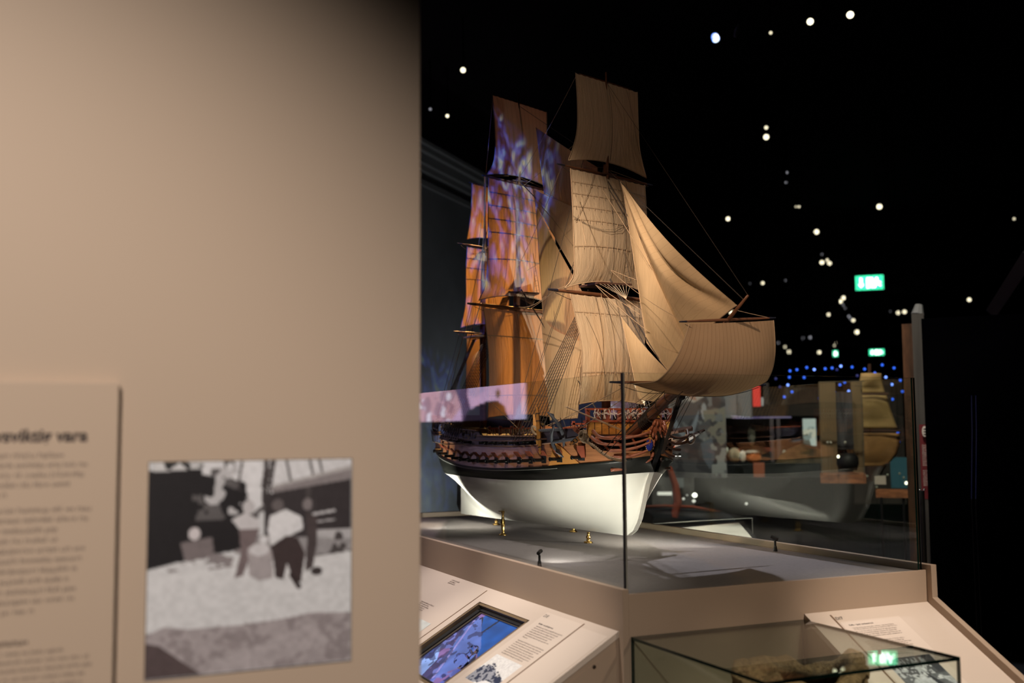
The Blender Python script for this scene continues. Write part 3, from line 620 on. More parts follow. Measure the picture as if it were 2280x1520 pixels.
rail('quarterdeck_rail', lambda u: side(u, lerp(u, ZTOP)), lambda u: lerp(u, ZTOP), 2.30, 3.42, .022, .006, M['darkwood'])
rail('forecastle_rail', lambda u: side(u, 1.6), lambda u: lerp(u, ZTOP), 1.18, 1.50, .024, .007, M['red'])
# keel, stem, sternpost, rudder
stem = [(1.193,1.071),(1.127,1.103),(1.079,1.161),(1.044,1.239),(1.006,1.332),(.969,1.390),(.93,1.45),(.885,1.505),(.872,1.545),(.90,1.60)]
kp = MB()
out = [np.array([u, z]) for u, z in [(3.34,1.030)] + stem]
nn_ = []
for i, p in enumerate(out):
    d = out[min(i+1, len(out)-1)] - out[max(i-1, 0)]; d /= np.linalg.norm(d); nn_.append(np.array([-d[1], d[0]]))
inn = [p - q*.03 for p, q in zip(out, nn_)]
vs = []
for (p, q) in zip(out, inn): vs += [(XC-.013, p[0], p[1]), (XC+.013, p[0], p[1]), (XC+.013, q[0], q[1]), (XC-.013, q[0], q[1])]
kp.add(vs[:4*7], [(4*i+k, 4*i+(k+1) % 4, 4*i+4+(k+1) % 4, 4*i+4+k) for i in range(6) for k in range(4)] + [(0,1,2,3)])
kp.box((XC-.012, 3.28, 1.030), (XC+.012, 3.345, 1.36))
kp.prism([(XC-.0135, 3.34, 1.031), (XC-.0135, 2.4, 1.049), (XC-.0135, 2.4, 1.075), (XC-.0135, 3.34, 1.30)], (.027, 0, 0))
kp.build('keel', M['white'], ship)
kb = MB(); kb.add(vs[4*6:], [(4*i+k, 4*i+(k+1) % 4, 4*i+4+(k+1) % 4, 4*i+4+k) for i in range(len(out)-7) for k in range(4)])
kb.prism([(XC-.012, .969, 1.392), (XC-.012, .93, 1.45), (XC-.012, .885, 1.505), (XC-.012, .90, 1.58), (XC-.012, 1.02, 1.55), (XC-.012, 1.05, 1.40)], (.024, 0, 0))
kb.build('cutwater', M['bblack'], ship)
MB().prism([(XC-.009, 3.350, 1.045), (XC-.009, 3.43, 1.04), (XC-.009, 3.485, 1.09), (XC-.009, 3.47, 1.25), (XC-.009, 3.44, 1.46), (XC-.009, 3.36, 1.46)], (.018, 0, 0)).build('rudder', M['bblack'], ship)
tr = MB(); zs = np.linspace(1.36, 1.70, 9)
tr.grid(lambda a, t: (XC + (2*a-1)*lerp(1.36+.34*t, [(1.36,.02),(1.46,.17),(1.6,.20),(1.70,.19)]), 3.42 + .06*t, 1.36+.34*t), 10, 8)
tr.build('transom', M['darkwood'], ship)
# quarter galleries
GW = mat('window_glass_blue', (.16, .18, .34), .15)
for sgn in (-1, 1):
    g = MB()
    def gp(a, t, sgn=sgn):
        u = 3.02 + .38*a; z = 1.47 + .19*t; b = side(u, min(z, 1.62)) - .004 + .018*math.sin(math.pi*min(1, a*1.25))*(1-.5*abs(2*t-1)**3); return (XC + sgn*b, u, z)
    g.grid(gp, 12, 8); q = g.build('quarter_gallery', M['darkwood'], ship)
    tm = MB()
    for i in range(5):
        for z0, z1 in ((1.515, 1.565), (1.59, 1.635)):
            a0 = .06 + i*.18
            pts = [np.array(gp(a0, (z0-1.47)/.19)), np.array(gp(a0+.11, (z0-1.47)/.19)), np.array(gp(a0+.11, (z1-1.47)/.19)), np.array(gp(a0, (z1-1.47)/.19))]
            MB().prism([p + np.array([sgn*.001, 0, 0]) for p in pts], (sgn*.003, 0, 0)).build('gallery_window', GW, q)
    for t in (.03, .53, .60, .97): tm.tube([np.array(gp(a, t)) + np.array([sgn*.003, 0, 0]) for a in np.linspace(0, 1, 9)], .004, 5)
    tm.build('gallery_moulding', M['wood2'], ship)
# gun ports, guns and lids
def barrel(mb, o, d, L, r):
    mb.lathe(o, [(.0001, -.02), (r*1.25, -.02), (r*1.2, 0), (r*1.05, L*.25), (r*1.15, L*.27), (r*.95, L*.30), (r*.85, L*.80), (r*.95, L*.82), (r*.8, L*.85), (r*1.15, L*.95), (r*1.0, L), (r*.5, L), (r*.45, L*.9), (.0001, L*.9)], 10, d); return mb
GU = [1.20, 1.33, 1.45, 1.57, 1.69, 1.83, 1.97, 2.10, 2.23, 2.37, 2.51, 2.65, 2.80, 2.95]
gun0 = barrel(MB(), (0, 0, 0), (-1, 0, 0), .076, .0096).build('gun', M['gun'], ship, smooth=True, recalc=True); gun0.location = (0, 0, 0)
port0 = MB().box((-.004, -.019, -.020), (.004, .019, .020)).build('gun_port', M['black'], ship)
lidmb = MB().box((-.004, -.022, 0), (0, .022, .058)); lid0 = lidmb.build('port_lid', M['red'], ship)
MB().box((-.0058, -.022, 0), (-.004, .022, .058)).build('lid_face', M['red'], lid0)
first = True
def put(o0, P, rot):
    global ship
    r = o0 if not o0.get('used') else part_copy(o0, ship, (0, 0, 0)); o0['used'] = 1
    r.location = Vector(P) - Vector(ship.location); r.rotation_euler = rot; return r
for sgn in (-1, 1):
    for u in (GU if sgn < 0 else GU[::2]):
        z = sm(u, ZKl) + lerp(u, [(1.2,.034),(2,.040),(3,.040)]); b = side(u, z); db = (side(u+.03, z)-side(u-.03, z))/.06
        ang = math.atan(db) if sgn < 0 else -math.atan(db)
        rz = ang if sgn < 0 else math.pi + ang
        put(port0, (XC + sgn*(b-.001), u, z), (0, 0, rz)); put(gun0, (XC + sgn*(b+.012), u, z-.004), (0, 0, ang*.35 if sgn < 0 else math.pi))
        if u > 1.25 or sgn > 0: put(lid0, (XC + sgn*(b+.002), u, z+.022), (0, R(-42), rz))
        else:
            put(lid0, (XC + sgn*(b+.006), u-.01, z+.024), (0, R(-8), rz))
for k in ('gun0', 'port0', 'lid0'):
    if 'used' in globals()[k]: del globals()[k]['used']
ugun = barrel(MB(), (0, 0, 0), (-1, 0, 0), .05, .0065).build('upper_gun', M['gun'], ship, smooth=True)
for i, u in enumerate([1.62, 1.76, 1.90, 2.04, 2.17, 2.40, 2.54, 2.68]):
    z = sm(u, ZR) + .016; b = side(u, z); o = ugun if i == 0 else part_copy(ugun, ship, (0, 0, 0))
    o.location = Vector((XC-b-.004, u, z)) - Vector(ship.location)
up = MB()
for u in (1.62, 1.76, 1.90, 2.04, 2.17, 2.40, 2.54, 2.68):
    z = sm(u, ZR) + .016; b = side(u, z); up.box((XC-b-.001, u-.016, z-.012), (XC-b+.004, u+.016, z+.012))
up.build('upper_gun_ports', M['black'], ship)
bp_ = MB()
for u in np.arange(1.55, 2.3, .14):
    z = sm(u, ZR) + .018; b = side(u, z); bp_.box((XC-b-.0015, u-.030, z-.014), (XC-b+.003, u+.022, z+.010))
bp_.build('blue_panels', M['blue'], ship)
# skid of anchor lining and waist fittings
lin = MB()
lin.add([(XC-side(u, z)-.004, u, z) for (u, z) in ((1.40, sm(1.40, ZKl)+.002), (1.21, sm(1.21, ZKl)+.002), (1.30, 1.50), (1.37, 1.535))], [(0, 1, 2, 3)])
lin.build('anchor_lining', mat('amber_lining', (.50, .22, .06), .3), ship, solid=.004)
ch = MB()
for u0, u1 in ((1.44, 1.74), (2.52, 2.92), (3.06, 3.24)):
    for sgn in (-1, 1):
        us = np.linspace(u0, u1, 6); vs = []
        for u in us:
            z = sm(u, ZR) + .022; b = side(u, z); vs += [(XC+sgn*(b-.002), u, z), (XC+sgn*(b+.035), u, z), (XC+sgn*(b+.035), u, z+.006), (XC+sgn*(b-.002), u, z+.006)]
        ch.add(vs, [(4*i+k, 4*i+(k+1) % 4, 4*i+4+(k+1) % 4, 4*i+4+k) for i in range(5) for k in range(4)] + [(0,1,2,3), (20,21,22,23)])
ch.build('channels', M['darkwood'], ship)
# deck furniture: capstan, hatch coamings, belfry frame, gratings
cp = MB(); cp.lathe((XC, 2.05, 1.49), [(.0001,0),(.05,0),(.045,.02),(.03,.03),(.028,.07),(.05,.08),(.05,.1),(.0001,.105)], 12); cp.build('capstan', M['darkwood'], ship)
hb_ = MB()
for u in (1.62, 1.8, 2.2): hb_.box((XC-.08, u-.05, 1.49), (XC+.08, u+.05, 1.51))
hb_.build('hatch_coaming', M['redl'], ship)
# ship's boat stowed amidships
bt_ = MB()
def boat(a, t):
    u = 1.68 + .42*a; k = math.sin(math.pi*min(max(a, .02), .98))**.55; th = math.pi*t; return (XC-.02 + .065*k*math.cos(th), u, 1.60 - .06*k*math.sin(th) + .02*(2*a-1)**2)
bt_.grid(boat, 16, 10); bt_.build('stowed_boat', M['wood'], ship, smooth=True, solid=.004)
# fife rails and belaying clutter round the masts and on the forecastle
fr_ = MB(); rp = MB(); rs = random.Random(5)
for u in (1.34, 1.48, 2.42, 2.58):
    z = 1.60 if u < 1.5 else 1.58
    fr_.box((XC-.16, u-.006, z+.02), (XC+.16, u+.006, z+.03))
    for x in np.linspace(-.15, .15, 5): fr_.box((XC+x-.006, u-.006, z-.03), (XC+x+.006, u+.006, z+.04))
fr_.build('fife_rail', M['red'], ship)
for u, z, xw in ((1.34,1.615,.16),(1.48,1.615,.16),(2.42,1.6,.15),(2.58,1.6,.15),(1.20,1.635,.2)):
    for k in range(14):
        x = XC - xw + 2*xw*k/13 + rs.uniform(-.004, .004); L = rs.uniform(.02, .05)
        rp.tube([(x-.006, u-.008, z), (x-.008, u-.010, z-L*.6), (x, u-.011, z-L), (x+.008, u-.010, z-L*.6), (x+.006, u-.008, z+.004)], .0022, 5)
rp.build('coiled_ropes', M['rope'], ship)
# forecastle front: golden bulkhead with red railing
bh = MB(); bh.prism([(XC-.245, 1.165, 1.555), (XC+.245, 1.165, 1.555), (XC+.235, 1.165, 1.632), (XC-.235, 1.165, 1.632)], (0, .01, 0)); bh.build('beakhead_bulkhead', M['wood2'], ship)
bl = MB()
for i in range(13):
    x = XC-.24 + i*.04; bl.box((x-.0015, 1.1635, 1.556), (x+.0015, 1.1655, 1.63))
bl.build('bulkhead_seam', M['darkwood'], ship)
rr = MB(); rr.box((XC-.25, 1.155, 1.632), (XC+.25, 1.19, 1.641))
for x in np.linspace(-.235, .235, 9): rr.box((XC+x-.009, 1.160, 1.641), (XC+x+.009, 1.178, 1.690))
rr.box((XC-.245, 1.158, 1.690), (XC+.245, 1.180, 1.700)); rr.build('forecastle_railing', M['red'], ship)
rc = MB()
for k in range(26):
    x = XC - .22 + .44*rs.random(); rc.tube([(x, 1.156, 1.695), (x+rs.uniform(-.02, .02), 1.152, 1.672), (x+rs.uniform(-.015, .015), 1.151, 1.648)], .0022, 5)
    rc.tube([(x, 1.153, 1.68), (x+.02, 1.150, 1.668), (x+.045, 1.153, 1.676)], .002, 5)
rc.build('belayed_ropes', mat('pale_rope', (.42, .36, .33), .9), ship)
# low red deck of the beakhead with crouched ribs, and head rails sweeping to the figurehead
hd = MB(); hd.prism([(XC-.20, 1.16, 1.548), (XC+.20, 1.16, 1.548), (XC+.05, .93, 1.56), (XC-.05, .93, 1.56)], (0, 0, .012)); hd.build('beakhead_deck', M['redl'], ship)
HEADR = [[(1320,958,.266),(1334,972,.25),(1360,976,.20),(1387,976,.15),(1420,970,.09),(1450,960,.03)], [(1316,972,.270),(1329,983,.255),(1345,988,.225),(1387,989.5,.15),(1420,984,.09),(1450,974,.03)],
         [(1355,1003,.20),(1387,1002,.145),(1420,995,.085),(1451,983,.03)], [(1365,1018,.17),(1387,1018,.14),(1420,1011,.08),(1451,998,.028)], [(1360,1046,.165),(1412,1040,.075),(1440,1028,.04),(1452,1020,.025)]]
for sgn in (-1, 1):
    for pts_ in HEADR:
        pts = [un(x, y, 0, XC-b) for x, y, b in pts_]; n_ = len(pts); ks = np.linspace(0, n_-1, 18)
        sp3 = [np.array([sm(k, [(i, pts[i][c]) for i in range(n_)]) for c in range(3)]) for k in ks]
        if sgn > 0: sp3 = [np.array([2*XC-p[0], p[1], p[2]]) for p in sp3]
        MB().tube(sp3, [.0088 - .0035*k/(n_-1) for k in ks], 8).build('head_rail', M['redl'] if sgn < 0 else M['darkwood'], ship, smooth=True)  # port rails take a darker wood: shade put into their colour
    hk = MB()
    for a in (.25, .5, .75):
        u = 1.2 - .27*a; b = .25*(1-a)**.9 + .014; hk.tube([(XC+sgn*b*1.0, u, 1.585-.05*math.sin(math.pi*a)), (XC+sgn*b*.85, u, 1.53), (XC+sgn*(b*.5+.01), u, 1.46)], .006, 6)
    hk.build('head_timber', M['red'], ship)
    # cathead
    ct = MB(); a0 = np.array([XC+sgn*.235, 1.235, 1.575]); a1 = np.array([XC+sgn*.335, 1.115, 1.598]); ct.tube([a0, a1], .013, 4); ct.build('cathead', M['redl'] if sgn < 0 else M['darkwood'], ship)  # port cathead darkened likewise, its shade put into the colour
# figurehead
fg = MB(); fx = XC; rs = random.Random(3); FS = .032
prof = [(u+FS, z, r) for u, z, r in [(.918,1.470,.014),(.910,1.51,.020),(.905,1.545,.026),(.895,1.58,.030),(.880,1.605,.028),(.872,1.625,.022),(.868,1.642,.014)]]
fg.tube([(fx, u, z) for u, z, r in prof], [r for u, z, r in prof], 12)
for k in range(46):
    a = k/46; u, z = np.interp(a, np.linspace(0, 1, 7), [p[0] for p in prof]), np.interp(a, np.linspace(0, 1, 7), [p[1] for p in prof]); r = np.interp(a, np.linspace(0, 1, 7), [p[2] for p in prof])
    th = rs.uniform(0, 2*math.pi); d = np.array([math.cos(th), math.sin(th)*.8 - .3, 0]); c0 = np.array([fx, u, z]) + d*r
    fg.tube([c0, c0 + d*.008 + np.array([0, 0, -.008]), c0 + d*.013 + np.array([0, 0, -.02]), c0 + d*.008 + np.array([0, 0, -.026])], [.006, .007, .005, .002], 6)
fg.build('figurehead', M['redl'], ship, smooth=True)
sh = MB(); so = np.array([fx-.036, .893+FS, 1.522]); sx = np.array([.72, -.69, 0]); sz = np.array([0, -.1, 1.]); sn = np.array([-.69, -.72, 0])
ov = [so + sx*.016*math.cos(t) + sz*.030*math.sin(t) for t in np.linspace(0, 2*math.pi, 24, endpoint=False)]
sh.prism(ov, sn*.006); sh.build('blue_shield', M['bluesh'], ship)
gb = MB()
for t in np.linspace(0, 2*math.pi, 22, endpoint=False): gb.lathe(so + sx*.0185*math.cos(t) + sz*.033*math.sin(t) + sn*.004, [(.0001,-.003),(.0025,-.002),(.003,0),(.0025,.002),(.0001,.003)], 6)
gb.lathe(so + sn*.007, [(.0001,-.003),(.003,0),(.0001,.003)], 6); gb.lathe(so + sz*.041 + sn*.004, [(.0001,-.006),(.008,-.002),(.006,.006),(.0001,.010)], 8)
gb.lathe((fx, .868+FS, 1.652), [(.0001,-.006),(.012,-.002),(.010,.006),(.004,.010),(.0001,.012)], 8)
gb.build('gilt_beading', M['gold'], ship)
# anchors: a shank with flukes, golden two-piece stock, roped ring
def anchor(o, ax, st, fl, L, name, sm_='wood2', rm_='rope'):
    o, ax, st, fl = (np.array(v, float) for v in (o, ax, st, fl)); ax /= np.linalg.norm(ax); st /= np.linalg.norm(st); fl = fl - ax*(fl@ax); fl /= np.linalg.norm(fl)
    a = MB(); a.tube([o, o + ax*L], [.0065, .0085], 8)
    e = o + ax*L
    for s_ in (-1, 1):
        pts = [e + fl*s_*t*L*.40 - ax*(t**2)*L*.24 for t in np.linspace(0, 1, 7)]; a.tube(pts, [.010, .010, .009, .008, .007, .006, .003], 8)
        pm = pts[5]; dv = pts[6]-pts[3]; dv /= np.linalg.norm(dv); pn = np.cross(dv, st); pl = [pm - dv*.026 + st*.022, pm + dv*.020, pm - dv*.026 - st*.022, pm - dv*.034]
        a.prism(pl, pn*.004)
    r = a.build(name, M['iron'], ship, smooth=False)
    s2 = MB()
    for sg in (-1, 1): s2.tube([o + ax*.012 - st*L*.5 , o + ax*.012 - st*L*.10, o + ax*.012 + st*L*.10, o + ax*.012 + st*L*.5], [.006, .0135, .0135, .006], 4)
    s2.build('anchor_stock', M[sm_], r)
    b2 = MB()
    for t in (-.36, -.2, .2, .36): b2.tube([o + ax*.012 + st*L*(t-.008), o + ax*.012 + st*L*(t+.008)], .0135*(1-abs(t)*.9)+.002, 8)
    b2.build('stock_band', M['black'], r)
    rg = MB(); ring = [o - ax*.028 + (ax*math.cos(t) + fl*math.sin(t))*.024 for t in np.linspace(0, 2*math.pi, 20)]; rg.tube(ring, .006, 7, False)
    rg.build('roped_ring', M[rm_], r); return r
P1 = un(1199, 958, 0, XC-.36); anchor(P1 + np.array([0, .01, 0]), (.05, -1, .02), (-.02, .10, 1), (-.5, -.1, 1), .24, 'anchor')
P2 = un(1292, 975, 0, XC-.315); anchor(P2, (-.25, .9, -.10), (.45, .35, .16), (-.3, .1, 1), .20, 'anchor')
P3 = un(1530, 978, 0, XC+.33); anchor(P3, (-.2, .9, -.1), (.75, -.45, .45), (.2, 0, 1), .22, 'anchor', 'darkwood', 'tarred')  # port anchor: dark stock and ring carry the shade in their colour
P1b = un(1192, 955, 0, XC-.34)
s3 = MB(); s3.tube([un(1189, 922, 0, XC-.34), un(1192, 945, 0, XC-.34), un(1194, 960, 0, XC-.34), un(1197, 990, 0, XC-.34)], [.006, .0135, .0135, .006], 4); s3.build('spare_stock', M['wood2'], ship)
kn = MB()
kp_ = un(1302, 968, 0, XC-.325)
for k in range(5): kn.tube([kp_ + np.array([.0, .022*math.cos(t), .020*math.sin(t)]) + np.array([-.004*k, rs.uniform(-.004, .004), rs.uniform(-.004, .004)]) for t in np.linspace(0, 2*math.pi, 16)], .005, 6, False)
kn.build('rope_coil', M['rope'], ship)
cbl = MB(); q = [un(1297, 978, 0, XC-.325), un(1322, 992, 0, XC-.31), un(1338, 1006, 0, XC-.285), un(1356, 1018, 0, XC-.26), un(1378, 1024, 0, XC-.225), un(1393, 1026, 0, XC-.18)]
for ph_ in (0, 2.1, 4.2):
    pts = []
    for i in range(61):
        s_ = i/60*(len(q)-1); j = min(int(s_), len(q)-2); p = q[j]*(1-(s_-j)) + q[j+1]*(s_-j); pts.append(p + .0042*np.array([math.cos(ph_+i*.75), 0, math.sin(ph_+i*.75)]))
    cbl.tube(pts, .004, 5)
cbl.build('anchor_cable', M['rope'], ship, smooth=True)

# ---- spars
UF, UM, UZ = 1.40, 2.49, 3.03
def spar(name, pts, rs_, m, parent=ship): return MB().tube(pts, rs_, 10).build(name, m, parent, smooth=True)
def mast(u, zs, name):
    z0, z1, z2, z3 = zs
    o = spar('lower_mast', [(XC, u, 1.45), (XC, u, z1)], [.025, .020], M['mast'])
    spar('topmast', [(XC, u-.03, z1-.10), (XC, u-.03, z2)], [.015, .012], M['mast'])
    spar('topgallant_mast', [(XC, u-.05, z2-.08), (XC, u-.05, z3)], [.009, .005], M['mast'])
    tp = MB(); tp.prism([(XC-.10, u-.11, z0), (XC+.10, u-.11, z0), (XC+.12, u+.06, z0), (XC-.12, u+.06, z0)], (0, 0, .010))
    tp.box((XC-.03, u-.05, z1-.015), (XC+.03, u+.03, z1+.005)); tp.build('mast_top', M['darkwood'], ship)
    MB().box((XC-.05, u-.06, z2-.06), (XC+.05, u, z2-.052)).build('crosstrees', M['darkwood'], ship)
mast(UF, (2.335, 2.44, 2.98, 3.47), 'fore'); mast(UM, (2.42, 2.53, 3.18, 3.68), 'main'); mast(UZ, (2.20, 2.30, 2.82, 3.28), 'mizzen')
spar('bowsprit', [(XC, 1.40, 1.44), (XC, 1.05, 1.618), (XC, .762, 1.770), (XC, .50, 1.925)], [.030, .029, .025, .018], M['mast'])
spar('jib_boom', [(XC, .66, 1.868), (XC, .50, 1.965), (XC, .33, 2.062), (XC, .19, 2.150)], [.011, .011, .009, .005], M['mast'])
MB().lathe((XC, .51, 1.905), [(.0001,0),(.03,0),(.03,.012),(.022,.02),(.022,.05),(.0001,.052)], 8, (0, -.5, 1)).build('bowsprit_cap', M['darkwood'], ship)
def SP(px_, py_, u, yaw):
    n = np.array([-math.sin(yaw), math.cos(yaw), 0]); d = ray(px_, py_); o = np.array([XC, u, 0]); P = CAM + d*(((o-CAM)@n)/(d@n)); return float((P-o)@np.array([math.cos(yaw), math.sin(yaw), 0])), float(P[2])
def yard(u, z, hl, yaw, r, tilt=0):
    dv = np.array([math.cos(yaw), math.sin(yaw), tilt/.23]); c0 = np.array([XC, u, z]) + np.array([math.sin(yaw), -math.cos(yaw), 0])*.03
    ks = [-1, -.82, -.5, 0, .5, .82, 1]; y = MB().tube([c0 + dv*hl*k for k in ks], [r*.4, r*.6, r*.85, r, r*.85, r*.6, r*.4], 8).build('yard', M['mast'], ship, smooth=True)
    for s_ in (-1, 1): MB().tube([c0 + dv*hl*s_*.86, c0 + dv*hl*s_*1.002], [r*.66, r*.42], 8).build('yardarm', M['blackyard'], y)
    fo = MB()
    for s_ in (-1, 1):
        pts = [c0 + dv*hl*s_*(.05+.85*t) + np.array([0, -.004, -.012-.035*math.sin(math.pi*t)]) for t in np.linspace(0, 1, 10)]; fo.tube(pts, .0014, 4)
    fo.build('foot_rope', M['tarred'], y)
    return c0, dv
YF, YM = R(17.5), R(22)
yards = []
for u, z, hl, yaw, r in ((UF, 2.285, .435, YF, .0125), (UF, 2.925, .365, YF, .0085), (UF, 3.425, .235, YF, .005),
                         (UM, 2.332, .45, YM, .0135), (UM, 3.112, .325, YM, .0085), (UM, 3.625, .255, YM, .005),
                         (UZ, 2.225, .29, YM, .008), (UZ, 2.800, .255, YM, .006), (UZ, 3.215, .15, YM, .004)):
    yards.append((yard(u, z, hl, yaw, r), hl))
yards.append((yard(.655, 1.800, .44, R(4), .010), .44)); yards.append((yard(.36, 2.061, .264, R(4), .007, tilt=.017), .264))
# ---- square sails
def sail(u, yaw, head, prof, foot_z, roach, belly, m, xoff=0, sag=0):
    # prof: (t, half width); head (z); leech half widths follow prof from head to foot
    dv = np.array([math.cos(yaw), math.sin(yaw), 0]); nv = np.array([math.sin(yaw), -math.cos(yaw), 0])
    def f(a, t):
        s_ = 2*a-1; hw = sm(t, prof); z = head + (foot_z-head)*t + roach*(1-s_*s_)*t**3
        bel = belly*math.sin(math.pi*min(1, t*.93+.02))**.9*(1-.75*s_*s_) + .01
        z -= .004*abs(math.sin(a*math.pi*11))*(1-t)**6
        return np.array([XC+xoff, u, 0]) + dv*hw*s_ + nv*(.032+bel) + np.array([0, 0, z])
    return f
def mksail(f, m, reefs=(), bolt=True, name='sail'):
    mb = MB(); mb.grid(f, 34, 34); o = mb.build(name, m, ship, smooth=True, recalc=False)
    def offp(a, t, d=.0022):
        p = f(a, t); q1 = f(min(1, a+.01), t) - f(max(0, a-.01), t); q2 = f(a, min(1, t+.01)) - f(a, max(0, t-.01)); n = np.cross(q1, q2); n /= np.linalg.norm(n)+1e-9
        if n[1] > 0: n = -n
        return p + n*d
    for t in reefs:
        rb = MB(); hgt = .010
        rb.grid(lambda a, b: offp(a, t + hgt*b*(1), .002), 30, 1); rb.build('reef_band', M['reef'], o, recalc=False)
        pt = MB()
        for k in range(15):
            a = .03 + .94*k/14; p0 = offp(a, t+.004, .003); p1 = offp(a, t+.028, .005); pt.tube([p0, p1], .0011, 4)
        pt.build('reef_points', M['rope'], o)
    if bolt:
        b = MB(); b.tube([offp(0, t, .0) for t in np.linspace(0, 1, 24)], .0028, 5); b.tube([offp(1, t, .0) for t in np.linspace(0, 1, 24)], .0028, 5); b.tube([offp(a, 1, .0) for a in np.linspace(0, 1, 24)], .0028, 5)
        b.build('bolt_rope', M['rope'], o, smooth=True)
    return o
S = M['sail']; SM = M['sailm']
# fore: topgallant, topsail, course
mksail(sail(UF, YF, 3.418, [(0,.238),(.35,.234),(.65,.240),(.85,.268),(1,.300)], 2.952, .035, .03, S), S)
mksail(sail(UF, YF, 2.912, [(0,.285),(.3,.284),(.55,.281),(.85,.274),(.93,.290),(1,.335)], 2.300, .055, .055, S), S, (.10, .20, .31, .42, .645))
mksail(sail(UF, YF, 2.274, [(0,.298),(.18,.275),(.45,.238),(.7,.232),(1,.250)], 1.722, .02, .06, S), S, (.155, .71))
# main
mksail(sail(UM, YM, 3.618, [(0,.247),(.4,.236),(.65,.232),(.86,.25),(1,.298)], 3.120, .035, .03, SM), SM)
mksail(sail(UM, YM, 3.102, [(0,.286),(.3,.299),(.6,.306),(.88,.324),(1,.373)], 2.356, .055, .05, SM), SM, (.11, .22, .33, .44, .66))
mksail(sail(UM, YM, 2.318, [(0,.336),(.22,.315),(.58,.30),(1,.305)], 1.668, .02, .05, SM), SM, (.25, .80))
# mizzen topgallant, topsail
mksail(sail(UZ, YM, 3.208, [(0,.135),(.5,.15),(1,.185)], 2.83, .03, .02, SM), SM)
mksail(sail(UZ, YM, 2.785, [(0,.18),(.3,.20),(.7,.205),(1,.245)], 2.25, .04, .03, SM), SM, (.14, .26, .40))
# sprit topsail: head on the yard of the jib boom, clews out on the spritsail yard
def fsp(a, t):
    s_ = 2*a-1; k = t
    hd_ = np.array([XC + .016 + .230*s_, .33 + .014*s_, 2.055 + .017*s_]); ft = np.array([XC + .328*s_, .605 + .024*s_, 1.793])
    p = hd_*(1-k) + ft*k; b = math.sin(math.pi*min(1, .85*k))**.9*(.8-.0*s_*s_) * (1 if k < 1 else 1)
    edge = 1-abs(s_)**2.6*(.42 if k < .75 else .42+.58*((k-.75)/.25)**1.5)
    return p + np.array([0, -.155, -.100])*math.sin(math.pi*(.02+.80*k))*edge
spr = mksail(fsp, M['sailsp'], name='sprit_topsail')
# ---- fore and aft sails between the masts and on the stays (corners in the centre plane, a slight belly to starboard)
def cpl(px_, py_): return un(px_, py_, 0, XC)
def stay(cs, m, belly=.03, sag=(0, 0, 0, 0), name='staysail', fold=0):
    # cs: four corners in order a=0,t=0 / a=1,t=0 / a=1,t=1 / a=0,t=1
    P = [cpl(*c) for c in cs]
    def f(a, t):
        p = (P[0]*(1-a) + P[1]*a)*(1-t) + (P[3]*(1-a) + P[2]*a)*t
        p = p + np.array([0, 0, -1.])*(sag[0]*math.sin(math.pi*a)*(1-t) + sag[2]*math.sin(math.pi*a)*t)
        p = p + np.array([0, 1., 0])*(sag[3]*math.sin(math.pi*t)*(1-a) + sag[1]*math.sin(math.pi*t)*a)
        fo = fold*math.exp(-((t-(.12+.34*math.sin(math.pi*min(1, a*1.02))**1.0))/.10)**2)*math.sin(math.pi*a)**.5 if fold else 0
        return p + np.array([-belly, 0, 0])*(math.sin(math.pi*a)*math.sin(math.pi*(.15+.85*t))) + np.array([fo, 0, 0])
    return mksail(f, m, name=name)
SS = M['sails']
stay([(1382, 404), (1640, 679), (1528, 768), (1392, 440)], SS, .05, (.025, 0, .02, 0), name='jib', fold=.045)
stay([(1390, 436), (1533, 770), (1490, 828), (1440, 762)], SS, .04, (.0, 0, .0, 0), name='fore_topmast_staysail')
stay([(1384, 706), (1506, 845), (1468, 895), (1422, 888)], SS, .03, name='fore_staysail')
stay([(1194, 284), (1330, 372), (1330, 490), (1212, 430)], M['sailm'], .02)
stay([(1187, 421), (1315, 476), (1300, 640), (1192, 452)], SS, .02)
stay([(1193, 454), (1300, 655), (1290, 778), (1216, 805)], SM, .02)
stay([(1205, 706), (1297, 764), (1286, 930), (1225, 935)], SS, .02)
stay([(1040, 738), (1068, 745), (1076, 905), (1036, 905)], M['sailm'], .01, name='lateen_sail')

# ---- standing and running rigging
def rope(pts, r=.0016, m=None, sag=0, name='rigging_line', parent=ship):
    pts = [np.array(p, float) for p in pts]
    if sag and len(pts) == 2: pts = [pts[0]*(1-t) + pts[1]*t - np.array([0, 0, sag*4*t*(1-t)]) for t in np.linspace(0, 1, 9)]
    return MB().tube(pts, r, 5).build(name, m or M['rope'], parent)
def shroud(u0, u1, n, um, ztop, sgn, zc=None, xo=.03):
    mb = MB(); rt_ = MB(); de = MB(); L = []
    for i in range(n):
        u = u0 + (u1-u0)*i/(n-1); z = sm(u, ZR) + .03; b = side(u, z) + xo
        lo = np.array([XC+sgn*b, u, z]); hi = np.array([XC+sgn*.05, um + .012*i, ztop]); L.append((lo, hi))
        d = hi-lo; mb.tube([lo + d*.045, hi], .0021, 5)
        for k in (.0, .045): de.lathe(lo + d*k, [(.0001,-.004),(.006,-.003),(.0065,0),(.006,.003),(.0001,.004)], 8, (sgn, 0, .2))
        mb.tube([lo, lo + d*.045], .0012, 4)
    o = mb.build('shrouds', M['tarred'], ship)
    k = .06
    while k < .97:
        for i in range(n-1): rt_.tube([L[i][0] + (L[i][1]-L[i][0])*k, L[i+1][0] + (L[i+1][1]-L[i+1][0])*k], .0009, 3, False)
        k += .022
    rt_.build('ratlines', M['tarred'], o); de.build('deadeyes', M['darkwood'], o)
